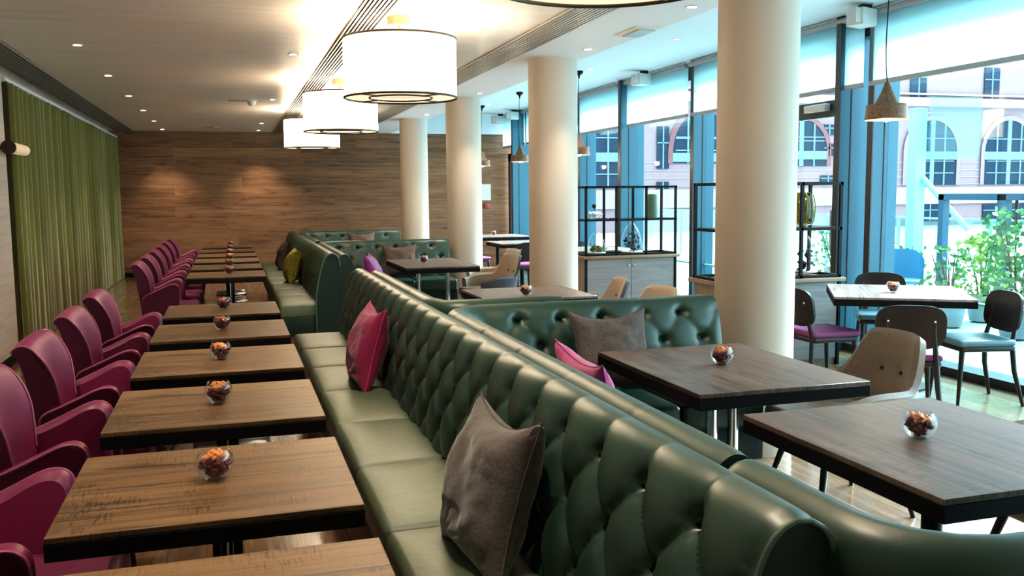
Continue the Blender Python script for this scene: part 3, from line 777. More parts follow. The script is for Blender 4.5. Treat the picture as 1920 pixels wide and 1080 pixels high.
# ------------------------------------------------------------------ glass bowls with petals
def make_bowl():
    t=thing('glass_bowl','x','bowl')
    bm=BM()
    prof=[(.001,.004),(.022,.004),(.030,.008),(.047,.028),(.053,.048),(.050,.070),(.040,.088),(.0385,.0885),(.0375,.088),(.0475,.069),(.0505,.048),(.0447,.030),(.028,.013),(.001,.011)]
    add_lathe(bm,[(r_,z-.004) for r_,z in prof],28); obj('bowl_glass',bm,M_bowl,t)
    rnd=random.Random(5); bm=BM()
    for k in range(120):
        a=rnd.uniform(0,2*pi); q=.041*sqrt(rnd.random()); z=rnd.uniform(.016,.064)
        q*=min(1,(.5+(z-.02)/.04))
        s=rnd.uniform(.009,.014); q*=.92
        bmesh.ops.create_icosphere(bm,subdivisions=1,radius=s,matrix=Matrix.Translation((cos(a)*q,sin(a)*q,z))@Matrix.Rotation(rnd.uniform(0,3),4,'X')@Matrix.Diagonal((1,1,.6,1)))
    obj('burgundy_petals',bm,M_redpetal,t)
    bm=BM()
    for k in range(34):
        a=rnd.uniform(0,2*pi); q=.036*sqrt(rnd.random()); z=rnd.uniform(.064,.080)-.25*q
        s=rnd.uniform(.009,.014); q*=.85
        bmesh.ops.create_icosphere(bm,subdivisions=1,radius=s,matrix=Matrix.Translation((cos(a)*q,sin(a)*q,z))@Matrix.Rotation(rnd.uniform(0,3),4,'Y')@Matrix.Diagonal((1,1,.55,1)))
    obj('amber_petals',bm,M_orange,t)
    return t
gb=make_bowl(); first=[True]
def bowl(x,y,lab,z=.75,rz=0):
    if first[0]: first[0]=False; gb.location=(x,y,z); gb['label']=lab; gb['group']='petal filled glass bowls'; return gb
    return dup(gb,(x,y,z),rz,lab,'petal filled glass bowls')
for i,Y in enumerate(near_Y[1:]): bowl(-.068,Y+.0,'petal filled glass bowl on the %s table of the near row'%ordn[i+1].replace(' and last',''),.75,i*1.1)
for i,Y in enumerate(far_Y): bowl(-.03+.006*i,Y+.05,'petal filled glass bowl on the %s table of the far row'%ordf[i],.75,i*.7)

# ------------------------------------------------------------------ plum wing chairs
def make_wing_chair():
    t=thing('wing_armchair','x','armchair')
    # local: +X forward, Y sideways, origin on the floor
    # back: thick slab whose top scrolls over backwards
    prof=[(-.165,.36),(-.190,.46),(-.202,.56),(-.214,.68),(-.232,.79),(-.258,.862),(-.290,.897),(-.325,.902),(-.352,.886),(-.360,.862),(-.348,.845),(-.330,.80),(-.315,.72),(-.300,.60),(-.285,.48),(-.262,.34),(-.235,.17),(-.16,.17)]
    pp=[(p.x,p.y) for p in spline([(a_,b_,0) for a_,b_ in prof],3)]
    def W(z): return .185+.085*smoothstep(.50,.86,z)+.050*(1-smoothstep(.36,.58,z))
    fr=19*3//3
    xs=[-1,-.985,-.93,-.8,-.6,-.35,0,.35,.6,.8,.93,.985,1]
    bm=BM(); rings=[]
    cxp=-.25
    for x in xs:
        e=max(0,(abs(x)-.93)/.07); shrink=1-.10*e*e
        ring=[]
        for i,(fx,z) in enumerate(pp):
            front=1 if i<21 else 0
            wing=.030*abs(x)**2.2*(1-smoothstep(.70,.88,z))*front
            zc=.55
            mid=cxp-.02
            X=mid+(fx-mid)*shrink+wing
            Z=z-.018*abs(x)**4*smoothstep(.8,.9,z)
            ring.append(bm.verts.new((X,x*W(z)*(1),Z)))
        rings.append(ring)
    n=len(pp)
    for A_,B_ in zip(rings[:-1],rings[1:]):
        for i in range(n): bm.faces.new((A_[i],A_[(i+1)%n],B_[(i+1)%n],B_[i]))
    f0=bm.faces.new(rings[0][::-1]); f1=bm.faces.new(rings[-1]); f0.material_index=1; f1.material_index=1
    bmesh.ops.recalc_face_normals(bm,faces=bm.faces)
    dkpl=simple('shaded_plum_leather',(.075,.005,.028),.5)  # plum leather darkened: shadow on outer sides and base painted in
    bb=obj('backrest',bm,[M_purple,dkpl],t)
    for sgn in (-1,1):
        pts=[(fx+.030*(1-smoothstep(.70,.88,z))*.93,sgn*W(z)*.995,z+.002-.018*smoothstep(.8,.9,z)) for fx,z in pp[6:27]]
        bm=BM(); add_tube(bm,pts,.0048,6); obj('piping',bm,M_purplepipe,bb)
    # arms
    armp=[(-.235,.17),(-.262,.36),(-.262,.50),(-.235,.575),(-.16,.612),(-.08,.648),(-.01,.680),(.035,.690),(.070,.678),(.090,.640),(.088,.54),(.075,.36),(.055,.18)]
    sp=[(p.x,p.y) for p in spline([(a_,b_,0) for a_,b_ in armp],3)]
    for s in (-1,1):
        bm=BM(); n=len(sp); cx=sum(p[0] for p in sp)/n; cz=sum(p[1] for p in sp)/n
        secs=[(-.012,-.016),(0,-.004),(.012,.002),(.040,.006),(.064,.002),(.072,-.008)]
        rings=[]
        for dy,grow in secs:
            ring=[]
            for fx,z in sp:
                v=Vector((fx-cx,z-cz)); v=v+v.normalized()*grow; zz=max(.165,cz+v.y)
                fl=.065*smoothstep(.40,.69,zz)
                ring.append(bm.verts.new((cx+v.x,s*(.222+dy+fl),zz)))
            rings.append(ring)
        for A_,B_ in zip(rings[:-1],rings[1:]):
            for i in range(n): bm.faces.new((A_[i],A_[(i+1)%n],B_[(i+1)%n],B_[i]))
        bm.faces.new(rings[0]); f1=bm.faces.new(rings[-1][::-1]); f1.material_index=1
        bmesh.ops.recalc_face_normals(bm,faces=bm.faces)
        ar=obj('arm',bm,[M_purple,dkpl],t)
        pts=[(fx+(.003 if fx>.03 else 0),s*(.222+.070+.065*smoothstep(.40,.69,z)),z) for fx,z in sp[8:-3]]
        bm=BM(); add_tube(bm,pts,.0048,6); obj('piping',bm,M_purplepipe,ar)
    bm=boxm((.045,0,.42),(.44,.45,.11),bev=.04,seg=4)
    obj('seat_cushion',bm,M_purple,t)
    obj('seat_base',boxm((-.0,0,.27),(.36,.46,.20),bev=.02),dkpl,t)
    for a in (-.2,.14):
        for s in (-1,1):
            bm=BM(); add_tube(bm,[(a,s*.2,.17),(a*1.12,s*.23,0)],[.02,.012],10); obj('leg',bm,M_darkwood,t)
    return t
wc=make_wing_chair(); CX=-.60
chy=[y+.12 for y in near_Y]; chf=[y+.10 for y in far_Y]
for i,Y in enumerate(chy):
    lab='plum leather wing armchair at the %s table of the near row'%(['first, mostly cut off,','second','third','fourth','fifth','sixth'][i])
    if i==0: wc.location=(CX,Y,0); wc['label']=lab; wc['group']='plum armchairs in the near row'
    else: dup(wc,(CX,Y,0),0,lab,'plum armchairs in the near row')
for i,Y in enumerate(chf):
    dup(wc,(CX+.01,Y,0),0,'plum leather wing armchair at the %s table of the far row'%ordf[i],'plum armchairs in the far row')

# ------------------------------------------------------------------ larger tables
def big_table(label,x0,x1,y0,y1,mat,base,rz=0,z=.75,group=None):
    cx,cy_=(x0+x1)/2,(y0+y1)/2; w,l=x1-x0,y1-y0
    t=thing('dining_table',label,'table',(cx,cy_,0),rz,group)
    obj('tabletop',boxm((0,0,z-.009),(w,l,.018),bev=.002,seg=1),mat,t)
    obj('black_edge',boxm((0,0,z-.042),(w+.002,l+.002,.05),bev=.002,seg=1),M_blackedge,t)
    if base=='chrome1':
        bm=BM(); add_tube(bm,[(-.12,-.12,.03),(-.12,-.12,z-.06)],.027,20); obj('chrome_pole',bm,M_chrome,t)
        bm=BM(); add_tube(bm,[(.15,.15,.03),(.15,.15,z-.06)],.027,20); obj('chrome_pole',bm,M_chrome,t)
        obj('base_plate',boxm((0,0,.015),(.5,.6,.022),bev=.008),M_black,t)
    elif base=='chrome2':
        for s in (-1,1):
            bm=BM(); add_tube(bm,[(s*.17,-.1,.03),(s*.17,-.1,z-.06)],.027,20); obj('chrome_pole',bm,M_chrome,t)
        obj('base_plate',boxm((0,-.05,.015),(.6,.5,.022),bev=.008),M_black,t)
    elif base=='black':
        bm=BM(); add_tube(bm,[(0,0,.03),(0,0,z-.06)],.033,20); obj('pedestal',bm,M_black,t)
        bm=BM(); add_lathe(bm,[(.26,.0),(.26,.012),(.06,.03),(.001,.03)],28); obj('base_plate',bm,M_black,t)
    else:
        for sx in (-1,1):
            for s in (-1,1): obj('leg',boxm((sx*(w/2-.05),s*(l/2-.05),(z-.06)/2),(.04,.04,z-.06)),M_black,t,False)
    return t
big_table('square dark oak table beside the near column, set in the booth',1.74,2.54,3.16,4.20,M_tabR,'chrome1')
big_table('large dark oak table at bottom right, nearest the camera',1.735,2.545,1.86,2.83,M_tabR,'black')
big_table('dark oak table in front of the second column',1.82,2.70,6.52,7.36,M_tabR,'legs')
big_table('dark oak table on two steel poles beside the third column',1.80,2.62,9.72,11.05,M_tabR,'chrome2')
bowl(2.15,3.70,'petal filled glass bowl on the oak table beside the near column',rz=.5)
bowl(2.10,2.37,'petal filled glass bowl on the large oak table at bottom right',rz=1.9)
bowl(2.18,6.42+.3,'petal filled glass bowl on the oak table in front of the second column',rz=2.5)
bowl(2.13,10.4,'petal filled glass bowl on the table with two steel poles',rz=.2)
RC=radians(-33)
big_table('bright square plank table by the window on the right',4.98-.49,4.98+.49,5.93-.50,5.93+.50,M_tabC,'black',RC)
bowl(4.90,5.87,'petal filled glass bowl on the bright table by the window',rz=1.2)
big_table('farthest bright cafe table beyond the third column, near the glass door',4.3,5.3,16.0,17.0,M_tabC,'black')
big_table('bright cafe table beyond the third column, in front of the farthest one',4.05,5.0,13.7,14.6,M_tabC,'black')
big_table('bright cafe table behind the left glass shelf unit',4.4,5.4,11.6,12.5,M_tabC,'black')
bowl(4.75,16.6,'petal filled glass bowl on the farthest cafe table')
bowl(4.42,11.8,'petal filled glass bowl on the table behind the left glass shelf unit')
plate=BM(); add_lathe(plate,[(.001,0),(.09,0),(.13,.018),(.128,.02),(.085,.006),(.001,.006)],28)
o=obj('plate',plate,simple('red_plate',(.30,.02,.06),.3)); o.location=(4.95,11.9,.75); tag(o,'dark red plate on the table behind the left glass shelf unit','plate')

# ------------------------------------------------------------------ tub chairs
def tub_chair(name,label,x,y,rz,inner,outer,top=.84,group=None,buttons=True):
    """local +Y is forward"""
    t=thing(name,label,'armchair',(x,y,0),rz,group)
    rx,ry=.285,.27
    def hh(a): # a in degrees from back centre
        aa=abs(a)
        return .615+(top-.615)*(1-smoothstep(30,64,aa))-.04*smoothstep(85,120,aa)-.012*(min(aa,38)/38)**2
    def P(u,v,off):
        a=-128+256*u; ar=radians(a); h=hh(a)
        z0=.34; z=z0+(h-z0)*v
        grow=1+.10*(v)-.0
        back=.05*v*v*cos(ar)*(1 if abs(a)<90 else 0)
        ex=.82
        sx=abs(sin(ar))**ex*(1 if ar>0 else -1); cc=cos(ar); sc=abs(cc)**ex*(1 if cc>0 else -1)
        return Vector((sx*(rx+off)*grow, -(sc*(ry+off)*grow)-back, z))
    n=44; m=14
    for nm,off,mat,flip in (('inner_shell',-.028,inner,False),):
        bm=BM()
        I=[[bm.verts.new(P(i/n,j/m,-.022)) for j in range(m+1)] for i in range(n+1)]
        O=[[bm.verts.new(P(i/n,j/m,.022)) for j in range(m+1)] for i in range(n+1)]
        for i in range(n):
            for j in range(m):
                a_=bm.faces.new((I[i][j],I[i+1][j],I[i+1][j+1],I[i][j+1])); a_.material_index=0
                b_=bm.faces.new((O[i][j],O[i][j+1],O[i+1][j+1],O[i+1][j])); b_.material_index=1
        # rounded top rim
        R_=[bm.verts.new((I[i][m].co+O[i][m].co)/2+Vector((0,0,.020))) for i in range(n+1)]
        for i in range(n):
            bm.faces.new((I[i][m],I[i+1][m],R_[i+1],R_[i])).material_index=0
            bm.faces.new((R_[i],R_[i+1],O[i+1][m],O[i][m])).material_index=1
        for k in (0,n):
            for j in range(m): bm.faces.new((I[k][j],O[k][j],O[k][j+1],I[k][j+1])).material_index=0
            bm.faces.new((I[k][m],O[k][m],R_[k]))
        for i in range(n): bm.faces.new((I[i][0],O[i][0],O[i+1][0],I[i+1][0])).material_index=1
        bmesh.ops.recalc_face_normals(bm,faces=bm.faces)
        # button dimples
        if buttons:
            for bxp in (-.075,.075):
                c=None
                for i in range(n+1):
                    for j in range(m+1):
                        v=I[i][j]; dd=sqrt((v.co.x-bxp)**2+(v.co.z-.66)**2)
                        if v.co.y<0 and dd<.06: v.co.y-=.016*math.exp(-(dd/.025)**2)
        sh=obj('backrest_shell',bm,[inner,outer],t)
        if buttons:
            bm=BM()
            for bxp in (-.075,.075): bmesh.ops.create_uvsphere(bm,u_segments=10,v_segments=6,radius=.009,matrix=Matrix.Translation((bxp,-ry-.012,.66)))
            obj('buttons',bm,M_framedark,sh)  # dark material paints in the shade of the dimples
    obj('seat_cushion',boxm((0,.03,.43),(.49,.50,.10),bev=.04,seg=4),inner,t)
    obj('seat_base',boxm((0,.0,.345),(.46,.46,.07),bev=.03,seg=3),outer,t)
    for sx in (-1,1):
        for q in (-1,1):
            bm=BM(); add_tube(bm,[(sx*.17,q*.17,.33),(sx*.25,q*.25,0)],[.02,.011],10); obj('leg',bm,M_darkwood,t)
    return t
G='tweed tub chairs'
tub_chair('tub_chair','taupe tweed tub chair with two buttons, beside the near column table',2.81,3.72,radians(86),M_taupe,M_taupelight,.835,G)
tub_chair('tub_chair','tan tub chair at the right edge, behind the bottom right table',2.98,2.52,radians(88),M_taupe,M_taupelight,.84,G)
tub_chair('tub_chair','tan tub chair turned sideways in front of the grey cabinet, left one',2.87,7.20,radians(80),M_tan,M_charcoal,.80,G)
tub_chair('tub_chair','pale tan tub chair in front of the grey cabinet, right one',2.93,6.42,radians(100),M_tan,M_tan,.79,G)
tub_chair('tub_chair','tan tub chair with charcoal outer shell beside the second column',2.78,9.95,radians(98),M_tan,M_charcoal,.84,G)
tub_chair('tub_chair','tan tub chair behind the charcoal shelled one, next to the third column',3.02,10.72,radians(95),M_tan,M_charcoal,.84,G)

# ------------------------------------------------------------------ wooden dining chairs
def make_dining():
    t=thing('dining_chair','x','chair')
    # +Y forward
    bm=BM()
    def P(u,v,off):
        x=2*u-1; y=2*v-1
        # superellipse panel
        k=(abs(x)**3.4+abs(y)**3.4)**(1/3.4); m=max(abs(x),abs(y)); s=m/k if k>0 else 1
        X=x*s*.215; Z=.66+y*s*.145
        return Vector((X,-.225-.05*((Z-.45)/.4)+.55*X*X-off,Z))
    n=16
    F=[[bm.verts.new(P(i/n,j/n,-.009)) for j in range(n+1)] for i in range(n+1)]
    B=[[bm.verts.new(P(i/n,j/n,.009)) for j in range(n+1)] for i in range(n+1)]
    for i in range(n):
        for j in range(n):
            bm.faces.new((F[i][j],F[i][j+1],F[i+1][j+1],F[i+1][j])); bm.faces.new((B[i][j],B[i+1][j],B[i+1][j+1],B[i][j+1]))
    for i in range(n):
        for a,b in (((i,0),(i+1,0)),((i,n),(i+1,n)),((0,i),(0,i+1)),((n,i),(n,i+1))):
            bm.faces.new((F[a[0]][a[1]],F[b[0]][b[1]],B[b[0]][b[1]],B[a[0]][a[1]]))
    bmesh.ops.recalc_face_normals(bm,faces=bm.faces)
    bk=obj('backrest',bm,M_darkwood,t)
    bm=BM()
    for s in (-1,1): bmesh.ops.create_uvsphere(bm,u_segments=8,v_segments=5,radius=.009,matrix=Matrix.Translation((s*.14,-.262,.70)))
    obj('screws',bm,M_chrome,bk)
    for s in (-1,1):
        bm=BM(); add_tube(bm,[(s*.205,-.275,0),(s*.18,-.215,.25),(s*.165,-.20,.44),(s*.145,-.236,.60),(s*.14,-.247,.73)],[.012,.018,.019,.014,.010],10); obj('rear_leg',bm,M_darkwood,t)
        bm=BM(); add_tube(bm,[(s*.19,.20,0),(s*.175,.18,.25),(s*.17,.17,.43)],[.011,.017,.02],10); obj('front_leg',bm,M_darkwood,t)
    obj('seat_frame',boxm((0,-.01,.415),(.40,.40,.045),bev=.018,seg=3),M_darkwood,t)
    bm=boxm((0,0,.455),(.42,.42,.05),bev=.024,seg=4)
    obj('seat_pad',bm,M_purpleseat,t)
    return t
dc=make_dining()
C0=Vector((4.98,5.93)); ax=Vector((cos(RC),sin(RC))); ay=Vector((-sin(RC),cos(RC)))
def place_dc(x,y,rz,lab,g='dark wooden dining chairs'):
    if not place_dc.used: place_dc.used=True; dc.location=(x,y,0); dc.rotation_euler=(0,0,rz); dc['label']=lab; dc['group']=g; return dc
    return dup(dc,(x,y,0),rz,lab,g)
place_dc.used=False
place_dc(4.31,5.03,RC,'dark wood dining chair seen from behind at the bright window table')
place_dc(5.13,5.30,RC+pi/2+.35,'dark wood dining chair with pale lit seat, right of the bright window table')
place_dc(4.37,6.02,radians(-90),'dark wood dining chair with purple seat, left of the bright window table')
place_dc(5.42,6.62,RC+pi,'dark dining chair on the far side of the bright window table')
place_dc(4.25,13.25,.1,'dark wood chair with plum seat at the cafe table between the columns')
place_dc(3.92,14.9,-1.3,'dark wood chair just right of the third column, half hidden')
place_dc(4.95,13.2,.2,'dark wood chair hidden partly by the second column')
place_dc(5.1,15.3,.3,'dark chair between the two far cafe tables')
dark_teal=simple('teal_seat_vinyl',(.10,.20,.24),.35)
# the chairs by the glass have grey-blue pads
for ob in [o for o in COL.objects if o.name.startswith('dining_chair')]:
    if 'pale lit seat' in ob['label'] or 'far side of the bright' in ob['label']:
        for ch in ob.children:
            if ch.name.startswith('seat_pad'):
                ch.data=ch.data.copy(); ch.data.materials[0]=dark_teal

# ------------------------------------------------------------------ cabinet units with frames
def unit(label,x0,x1,y0,y1,nbay,z=.78,ztop=1.615,zm=1.21):
    t=thing('cabinet_shelf_unit',label,'cabinet',((x0+x1)/2,y0,0))
    cx=(x0+x1)/2; a,b=x0-cx,x1-cx; D=y1-y0
    obj('body',bx(a+.02,b-.02,.03,D,.0,z-.035),M_cabside,t,False)
    n=2
    for k in range(n):
        w=(b-a-.06)/n; dr=obj('door',bx(a+.03+k*w+.002,a+.03+(k+1)*w-.002,.012,.03,.06,z-.04,.002),M_cab,t,False)
        bm=BM(); bmesh.ops.create_uvsphere(bm,u_segments=10,v_segments=6,radius=.012,matrix=Matrix.Translation((a+.03+(k+.5)*w+(.25 if k==0 else -.25),.005,z-.12)))
        obj('knob',bm,M_chrome,dr)
    bm=BM()
    for x in (a+.012,b-.012): obj('corner_trim',bx(x-.012,x+.012,.0,.03,0,z-.03),M_black,t,False)
    obj('counter_top',bx(a-.03,b+.03,-.03,D+.02,z-.035,z,.004),M_cabside,t)
    bm=BM(); w=(b-a)/nbay; s=.013
    for k in range(nbay+1):
        x=a+.015+k*(b-a-.03)/nbay
        for y in (.015,D-.02): add_bx(bm,x-s,x+s,y-s,y+s,z,ztop)
    for zz in (z+.012,zm,ztop-.012):
        for y in (.015,D-.02): add_bx(bm,a,b,y-s,y+s,zz-s,zz+s)
        for x in (a+.015,b-.015): add_bx(bm,x-s,x+s,.015,D-.02,zz-s,zz+s)
    obj('steel_frame',bm,M_black,t,False)
    obj('shelf',bx(a+.02,b-.02,.02,D-.025,zm+.003,zm+.013),M_bowl,t,False)
    return t
unit('low grey cabinet with black steel display frame, between the two nearest columns',4.04,5.25,10.15,10.57,3)
unit('low grey cabinet with black steel display frame, behind the nearest column',3.93,5.14,6.82,7.30,3)
def item_lathe(name,label,cat,prof,mat,x,y,z,seg=28,parts=()):
    bm=BM(); add_lathe(bm,prof,seg); o=obj(name,bm,mat); o.location=(x,y,z); tag(o,label,cat)
    return o
ZS=1.224; ZC=.806
item_lathe('vase','matt green cylindrical vase on the left shelf unit','vase',[(.001,0),(.062,0),(.066,.02),(.066,.27),(.055,.29),(.03,.295),(.001,.295)],M_greenvase,5.02,10.36,ZS)
t=thing('glass_flower_dish','small glass dish with white flowers on the left shelf unit','dish',(4.24,10.36,ZS))
bm=BM(); add_lathe(bm,[(.001,0),(.03,.0),(.035,.012),(.12,.05),(.118,.052),(.03,.016),(.001,.012)],24); obj('dish',bm,M_bowl,t)
bm=BM()
for k in range(16):
    a=k*2.4; q=.018*sqrt(k); bmesh.ops.create_icosphere(bm,subdivisions=1,radius=.022,matrix=Matrix.Translation((cos(a)*q,sin(a)*q,.05+.01*(k%3))))
obj('flowers',bm,M_boxw,t)
bm=BM(); add_tube(bm,[(0.01,0,.06),(.0,0,.14)],.005,6); bmesh.ops.create_icosphere(bm,subdivisions=2,radius=.028,matrix=Matrix.Translation((0,0,.15))); obj('dark_bloom',bm,M_darkdeco,t)
def cloche(x,y,z,r_,h,fill,lab,fh=.09):
    t=thing('glass_cloche',lab,'cloche',(x,y,z))
    bm=BM(); add_lathe(bm,[(r_*.95,0),(r_,.02),(r_,h*.35),(r_*.85,h*.6),(r_*.45,h*.85),(r_*.18,h*.97),(.02,h),(.001,h)],28); obj('glass_dome',bm,M_bowl,t)
    bm=BM(); add_lathe(bm,[(.001,0.001),(r_*1.05,0.001),(r_*1.05,.012),(.001,.012)],28); obj('base',bm,M_boxw,t)
    bm=BM(); rnd=random.Random(int(x*100))
    for k in range(60):
        a=rnd.uniform(0,2*pi); q=r_*.75*sqrt(rnd.random()); zz=.015+rnd.random()*fh*(1-.5*q/r_)
        bmesh.ops.create_icosphere(bm,subdivisions=1,radius=rnd.uniform(.010,.018),matrix=Matrix.Translation((cos(a)*q,sin(a)*q,zz)))
    obj('filling',bm,fill,t)
    return t
cloche(4.26,10.34,ZC,.11,.27,M_moss,'glass cloche filled with moss at the left of the left cabinet top')
cloche(4.73,10.34,ZC,.13,.38,M_darkdeco,'tall glass cloche with dark dried flowers on the left cabinet top',.26)
cloche(4.19,7.10,ZS,.08,.19,M_moss,'small glass cloche peeking out left of the nearest column')
cloche(4.98,7.12,ZC,.10,.34,M_darkdeco,'tall glass cloche with dark cone on the right cabinet top',.24)
t=thing('yellow_vase','ribbed yellow glass vase on the right shelf unit','vase',(4.92,7.08,ZS))
bm=BM(); add_lathe(bm,[(.03,0),(.075,.02),(.095,.10),(.095,.20),(.075,.28),(.04,.30),(.038,.298),(.072,.277),(.091,.20),(.091,.10),(.072,.024),(.001,.008)],28); obj('vase_body',bm,M_yglass,t)
bm=BM()
for k in range(10):
    a=k*pi/5; add_tube(bm,[(r_*cos(a),r_*sin(a),z_) for r_,z_ in ((.04,.30),(.060,.293),(.076,.279),(.090,.245),(.096,.2),(.098,.15),(.096,.10),(.090,.055),(.076,.022))],.0035,5)
obj('ribs',bm,simple('olive_glass_ribs',(.22,.19,.02),.2),t)

# wall notice and box on the back wall near the glass door
t=thing('wall_notice','small white notice with black pen box on the wood wall beside the glass door','notice',(5.23,YB-.006,1.36))
obj('sheet',boxm((0,0,.20),(.22,.01,.34)),M_boxw,t,False)
obj('call_point',boxm((.02,-.02,-.09),(.12,.05,.10),bev=.01),simple('red_box',(.35,.06,.05),.5),t)

# ------------------------------------------------------------------ lamps
def light(name,kind,loc,energy,col,size=.1,rot=None,spot=None,blend=.6,parent=None):
    l=bpy.data.lights.new(name,kind); l.energy=energy; l.color=col
    if kind=='SPOT': l.spot_size=spot or radians(80); l.spot_blend=blend; l.shadow_soft_size=size
    elif kind=='POINT': l.shadow_soft_size=size
    elif kind=='AREA': l.size=size
    o=bpy.data.objects.new(name,l); COL.objects.link(o); o.location=loc
    if rot: o.rotation_euler=rot
    if parent: o.parent=parent
    return o
WARM=(1,.80,.55)
def drum(Y,lab,X=1.19,R_=.395,zb=2.222,zt=2.625):
    t=thing('drum_pendant',lab,'lamp',(X,Y,0),0,'drum ceiling lamps')
    bm=BM(); add_lathe(bm,[(R_,zb),(R_,zt)],64); obj('shade',bm,M_shade,t)
    bm=BM()
    rim_m=simple('dark_brass_rim',(.07,.05,.035),.5,metal=.2)
    for z in (zb,zt): obj('shade_rim',add_tube(BM(),[(R_*cos(k*2*pi/64),R_*sin(k*2*pi/64),z) for k in range(64)],.0085,8,closed=True),rim_m,t)
    bm=BM(); add_grid(bm,64,3,lambda u,v:((.22+(R_-.225)*v)*cos(2*pi*u),(.22+(R_-.225)*v)*sin(2*pi*u),zb+.004),wrap=True); obj('diffuser_ring',bm,M_diff,t)
    bm=BM(); add_tube(bm,[(.22*cos(k*2*pi/48),.22*sin(k*2*pi/48),zb) for k in range(48)],.007,8,closed=True)
    for k in range(4):
        a=k*pi/2+.6; add_tube(bm,[(.22*cos(a),.22*sin(a),zb),(R_*cos(a),R_*sin(a),zb)],.006,6)
    obj('inner_ring',bm,simple('bronze_ring',(.08,.05,.03),.5,metal=.2),t)
    bm=BM(); add_lathe(bm,[(.001,zb+.05),(.21,zb+.05),(.215,zb+.03),(.21,zb+.012),(.001,zb+.012)],40); obj('inner_diffuser',bm,M_diff,t)
    bm=BM(); add_lathe(bm,[(.085,H-.06),(.085,H),(.001,H)],32); add_lathe(bm,[(.001,H-.06),(.085,H-.06)],32); obj('ceiling_canopy',bm,M_brass,t)
    bm=BM(); add_tube(bm,[(0,0,zb+.05),(0,0,H-.06)],.012,10)
    for k in range(3):
        a=k*2*pi/3; add_tube(bm,[(0,0,zt-.01),(R_*cos(a),R_*sin(a),zt-.01)],.004,6)
    obj('stem',bm,M_brass,t)
    light('drum_light','POINT',(0,0,2.50),44,(1,.83,.60),.12,parent=t)
    # light escaping through the open top
    light('drum_uplight','POINT',(.12,0,2.60),14,(1,.86,.66),.06,parent=t)
    return t
drum(6.5,'large glowing drum lamp with brass canopy, biggest fully visible one')
drum(10.1,'second glowing drum lamp, behind the biggest one')
drum(13.7,'third and smallest glowing drum lamp')
drum(2.79,'drum lamp cut off by the top edge of the photo')

dl=thing('downlight','x','downlight')
bm=BM(); add_lathe(bm,[(.044,-.001),(.046,-.006),(.034,-.006),(.032,-.001)],24); obj('trim_ring',bm,M_boxw,dl)
bm=BM(); add_lathe(bm,[(.001,-.004),(.031,-.004)],20); obj('lens',bm,M_down,dl)
usedd=[False]
def down(x,y,z,lab,e=26,col=(1,.86,.66)):
    if not usedd[0]: usedd[0]=True; dl.location=(x,y,z); dl['label']=lab; o=dl
    else: o=dup(dl,(x,y,z),0,lab)
    o['group']='recessed downlights'
    light('downlight_beam','SPOT',(0,0,-.03),e,col,.03,None,radians(84),.8,parent=o)
names=['first','second','third','fourth','fifth','sixth']
for i,y in enumerate((8.3,10.3,12.3,14.3,16.3,18.3)): down(-1.13,y,H,'recessed downlight, %s from camera in the row near the curtain'%names[i],45 if i==5 else 30)
down(-1.13,6.3,H,'recessed downlight in the top left corner of the photo')
for y in (4.3,2.3): down(-1.13,y,H,'added recessed downlight out of view above the near armchairs')  # unseen lamps added to brighten the near left wall and armchairs
for i,y in enumerate((8.4,12.4,16.5,18.35)): down(.59,y,H,'recessed downlight, %s from camera in the row left of the drum lamps'%names[i],50 if i==3 else 30)
for y in (4.3,2.2): down(.59,y,H,'recessed downlight out of view above the near tables')
for i,y in enumerate((5.65,7.52,11.1,14.3)): down(3.02,y,H,'recessed downlight, %s from camera in the row beside the columns'%names[i],14)
for i,y in enumerate((8.98,11.4,16.4)): down(4.62,y,H2,'recessed downlight, %s from camera in the raised ceiling by the window'%names[i],10)

# pendants by the window
def make_pend():
    t=thing('cone_pendant','x','lamp')
    z=2.045
    bm=BM(); add_lathe(bm,[(.016,.27),(.022,.25),(.045,.19),(.085,.115),(.088,.11),(.138,.108),(.142,.10),(.142,.055),(.150,0),(.146,0),(.137,.055),(.135,.098),(.083,.102),(.015,.24)],40)
    bmesh.ops.translate(bm,verts=bm.verts,vec=(0,0,z)); obj('shade',bm,M_pend,t)
    bm=BM(); bmesh.ops.create_uvsphere(bm,u_segments=16,v_segments=10,radius=.035,matrix=Matrix.Translation((0,0,z+.02))); obj('bulb',bm,M_bulb,t)
    bm=BM(); pts=[(0,0,z+.26),(-.015,0,z+.38),(-.02,0,z+.6),(0,0,H2-z+z-.02)]; add_tube(bm,[tuple(p) for p in spline(pts,8)],.004,6); obj('cord',bm,M_black,t)
    bm=BM(); add_lathe(bm,[(.008,-.10),(.015,-.06),(.055,-.03),(.055,0),(.001,0)],24,c=(0,0,H2)); obj('ceiling_canopy',bm,M_black,t)
    return t
cp_=make_pend()
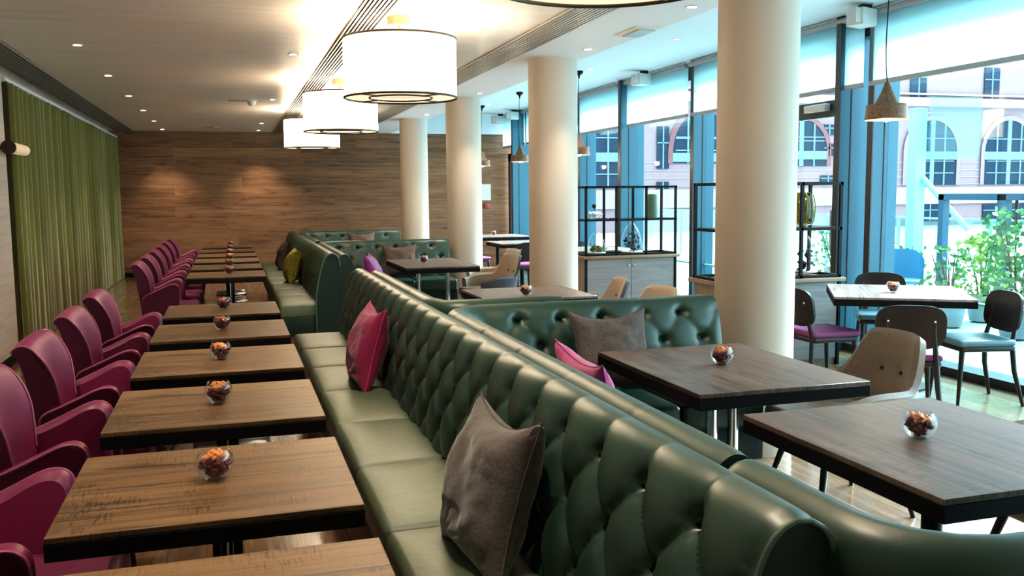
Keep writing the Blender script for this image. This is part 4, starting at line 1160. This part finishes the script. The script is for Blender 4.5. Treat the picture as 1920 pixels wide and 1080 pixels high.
for i,(y,lab) in enumerate(((5.58,'copper cone pendant lamp hanging by the near window'),(11.65,'copper cone pendant just right of the second column'),(14.28,'copper cone pendant between the second and third columns'),(16.6,'farthest copper cone pendant, just right of the third column'))):
    if i==0: cp_.location=(4.55,y,0); cp_['label']=lab; o=cp_
    else: o=dup(cp_,(4.55,y,0),0,lab)
    o['group']='copper cone pendants'
    light('pendant_light','POINT',(0,0,2.02),7,(1,.80,.52),.03,parent=o)

# ceiling fittings
t=thing('ceiling_vent','square white air vent in the ceiling beside the second column','vent',(3.08,6.62,H))
obj('frame',boxm((0,0,-.006),(.22,.40,.012),bev=.003),M_boxw,t)
bm=BM(); add_box(bm,(0,0,-.015),(.14,.30,.01)); obj('louvre',bm,M_grille,t,False)
t=thing('smoke_detector','white dome detector with its arm on the ceiling before the wood wall','detector',(.33,12.6,H))
bm=BM(); add_lathe(bm,[(.001,-.075),(.03,-.07),(.05,-.04),(.055,-.012),(.07,-.01),(.07,0),(.001,0)],24); obj('dome',bm,M_boxw,t)
obj('arm',boxm((-.17,0,-.01),(.25,.03,.018),bev=.004),M_grille,t)
t=thing('ceiling_hatch','thin dark slot vent in the ceiling close to the wood wall','vent',(-.25,17.6,H))
obj('slot',boxm((0,0,-.008),(.24,.16,.012),bev=.002),M_grille,t)

# ------------------------------------------------------------------ world
w=bpy.data.worlds.new('world'); scn.world=w; w.use_nodes=True; nt=w.node_tree; bg=nt.nodes['Background']
bg.inputs[0].default_value=(.72,.90,1.0,1); bg.inputs[1].default_value=3.4
sl=bpy.data.lights.new('daylight_sun','SUN'); sl.energy=13; sl.angle=radians(35); sl.color=(.80,.93,1.0)
so=bpy.data.objects.new('daylight_sun',sl); COL.objects.link(so); so.location=(12,8,8)
so.rotation_euler=Vector((-.80,-.22,-.56)).to_track_quat('-Z','Y').to_euler()
scn.view_settings.view_transform='Standard'; scn.view_settings.look='Medium High Contrast'; scn.view_settings.exposure=0.78
scn.cycles.use_denoising=True
scn.cycles.max_bounces=7; scn.cycles.diffuse_bounces=4; scn.cycles.glossy_bounces=3; scn.cycles.transparent_max_bounces=16
scn.cycles.sample_clamp_indirect=6; scn.cycles.caustics_reflective=False; scn.cycles.caustics_refractive=False
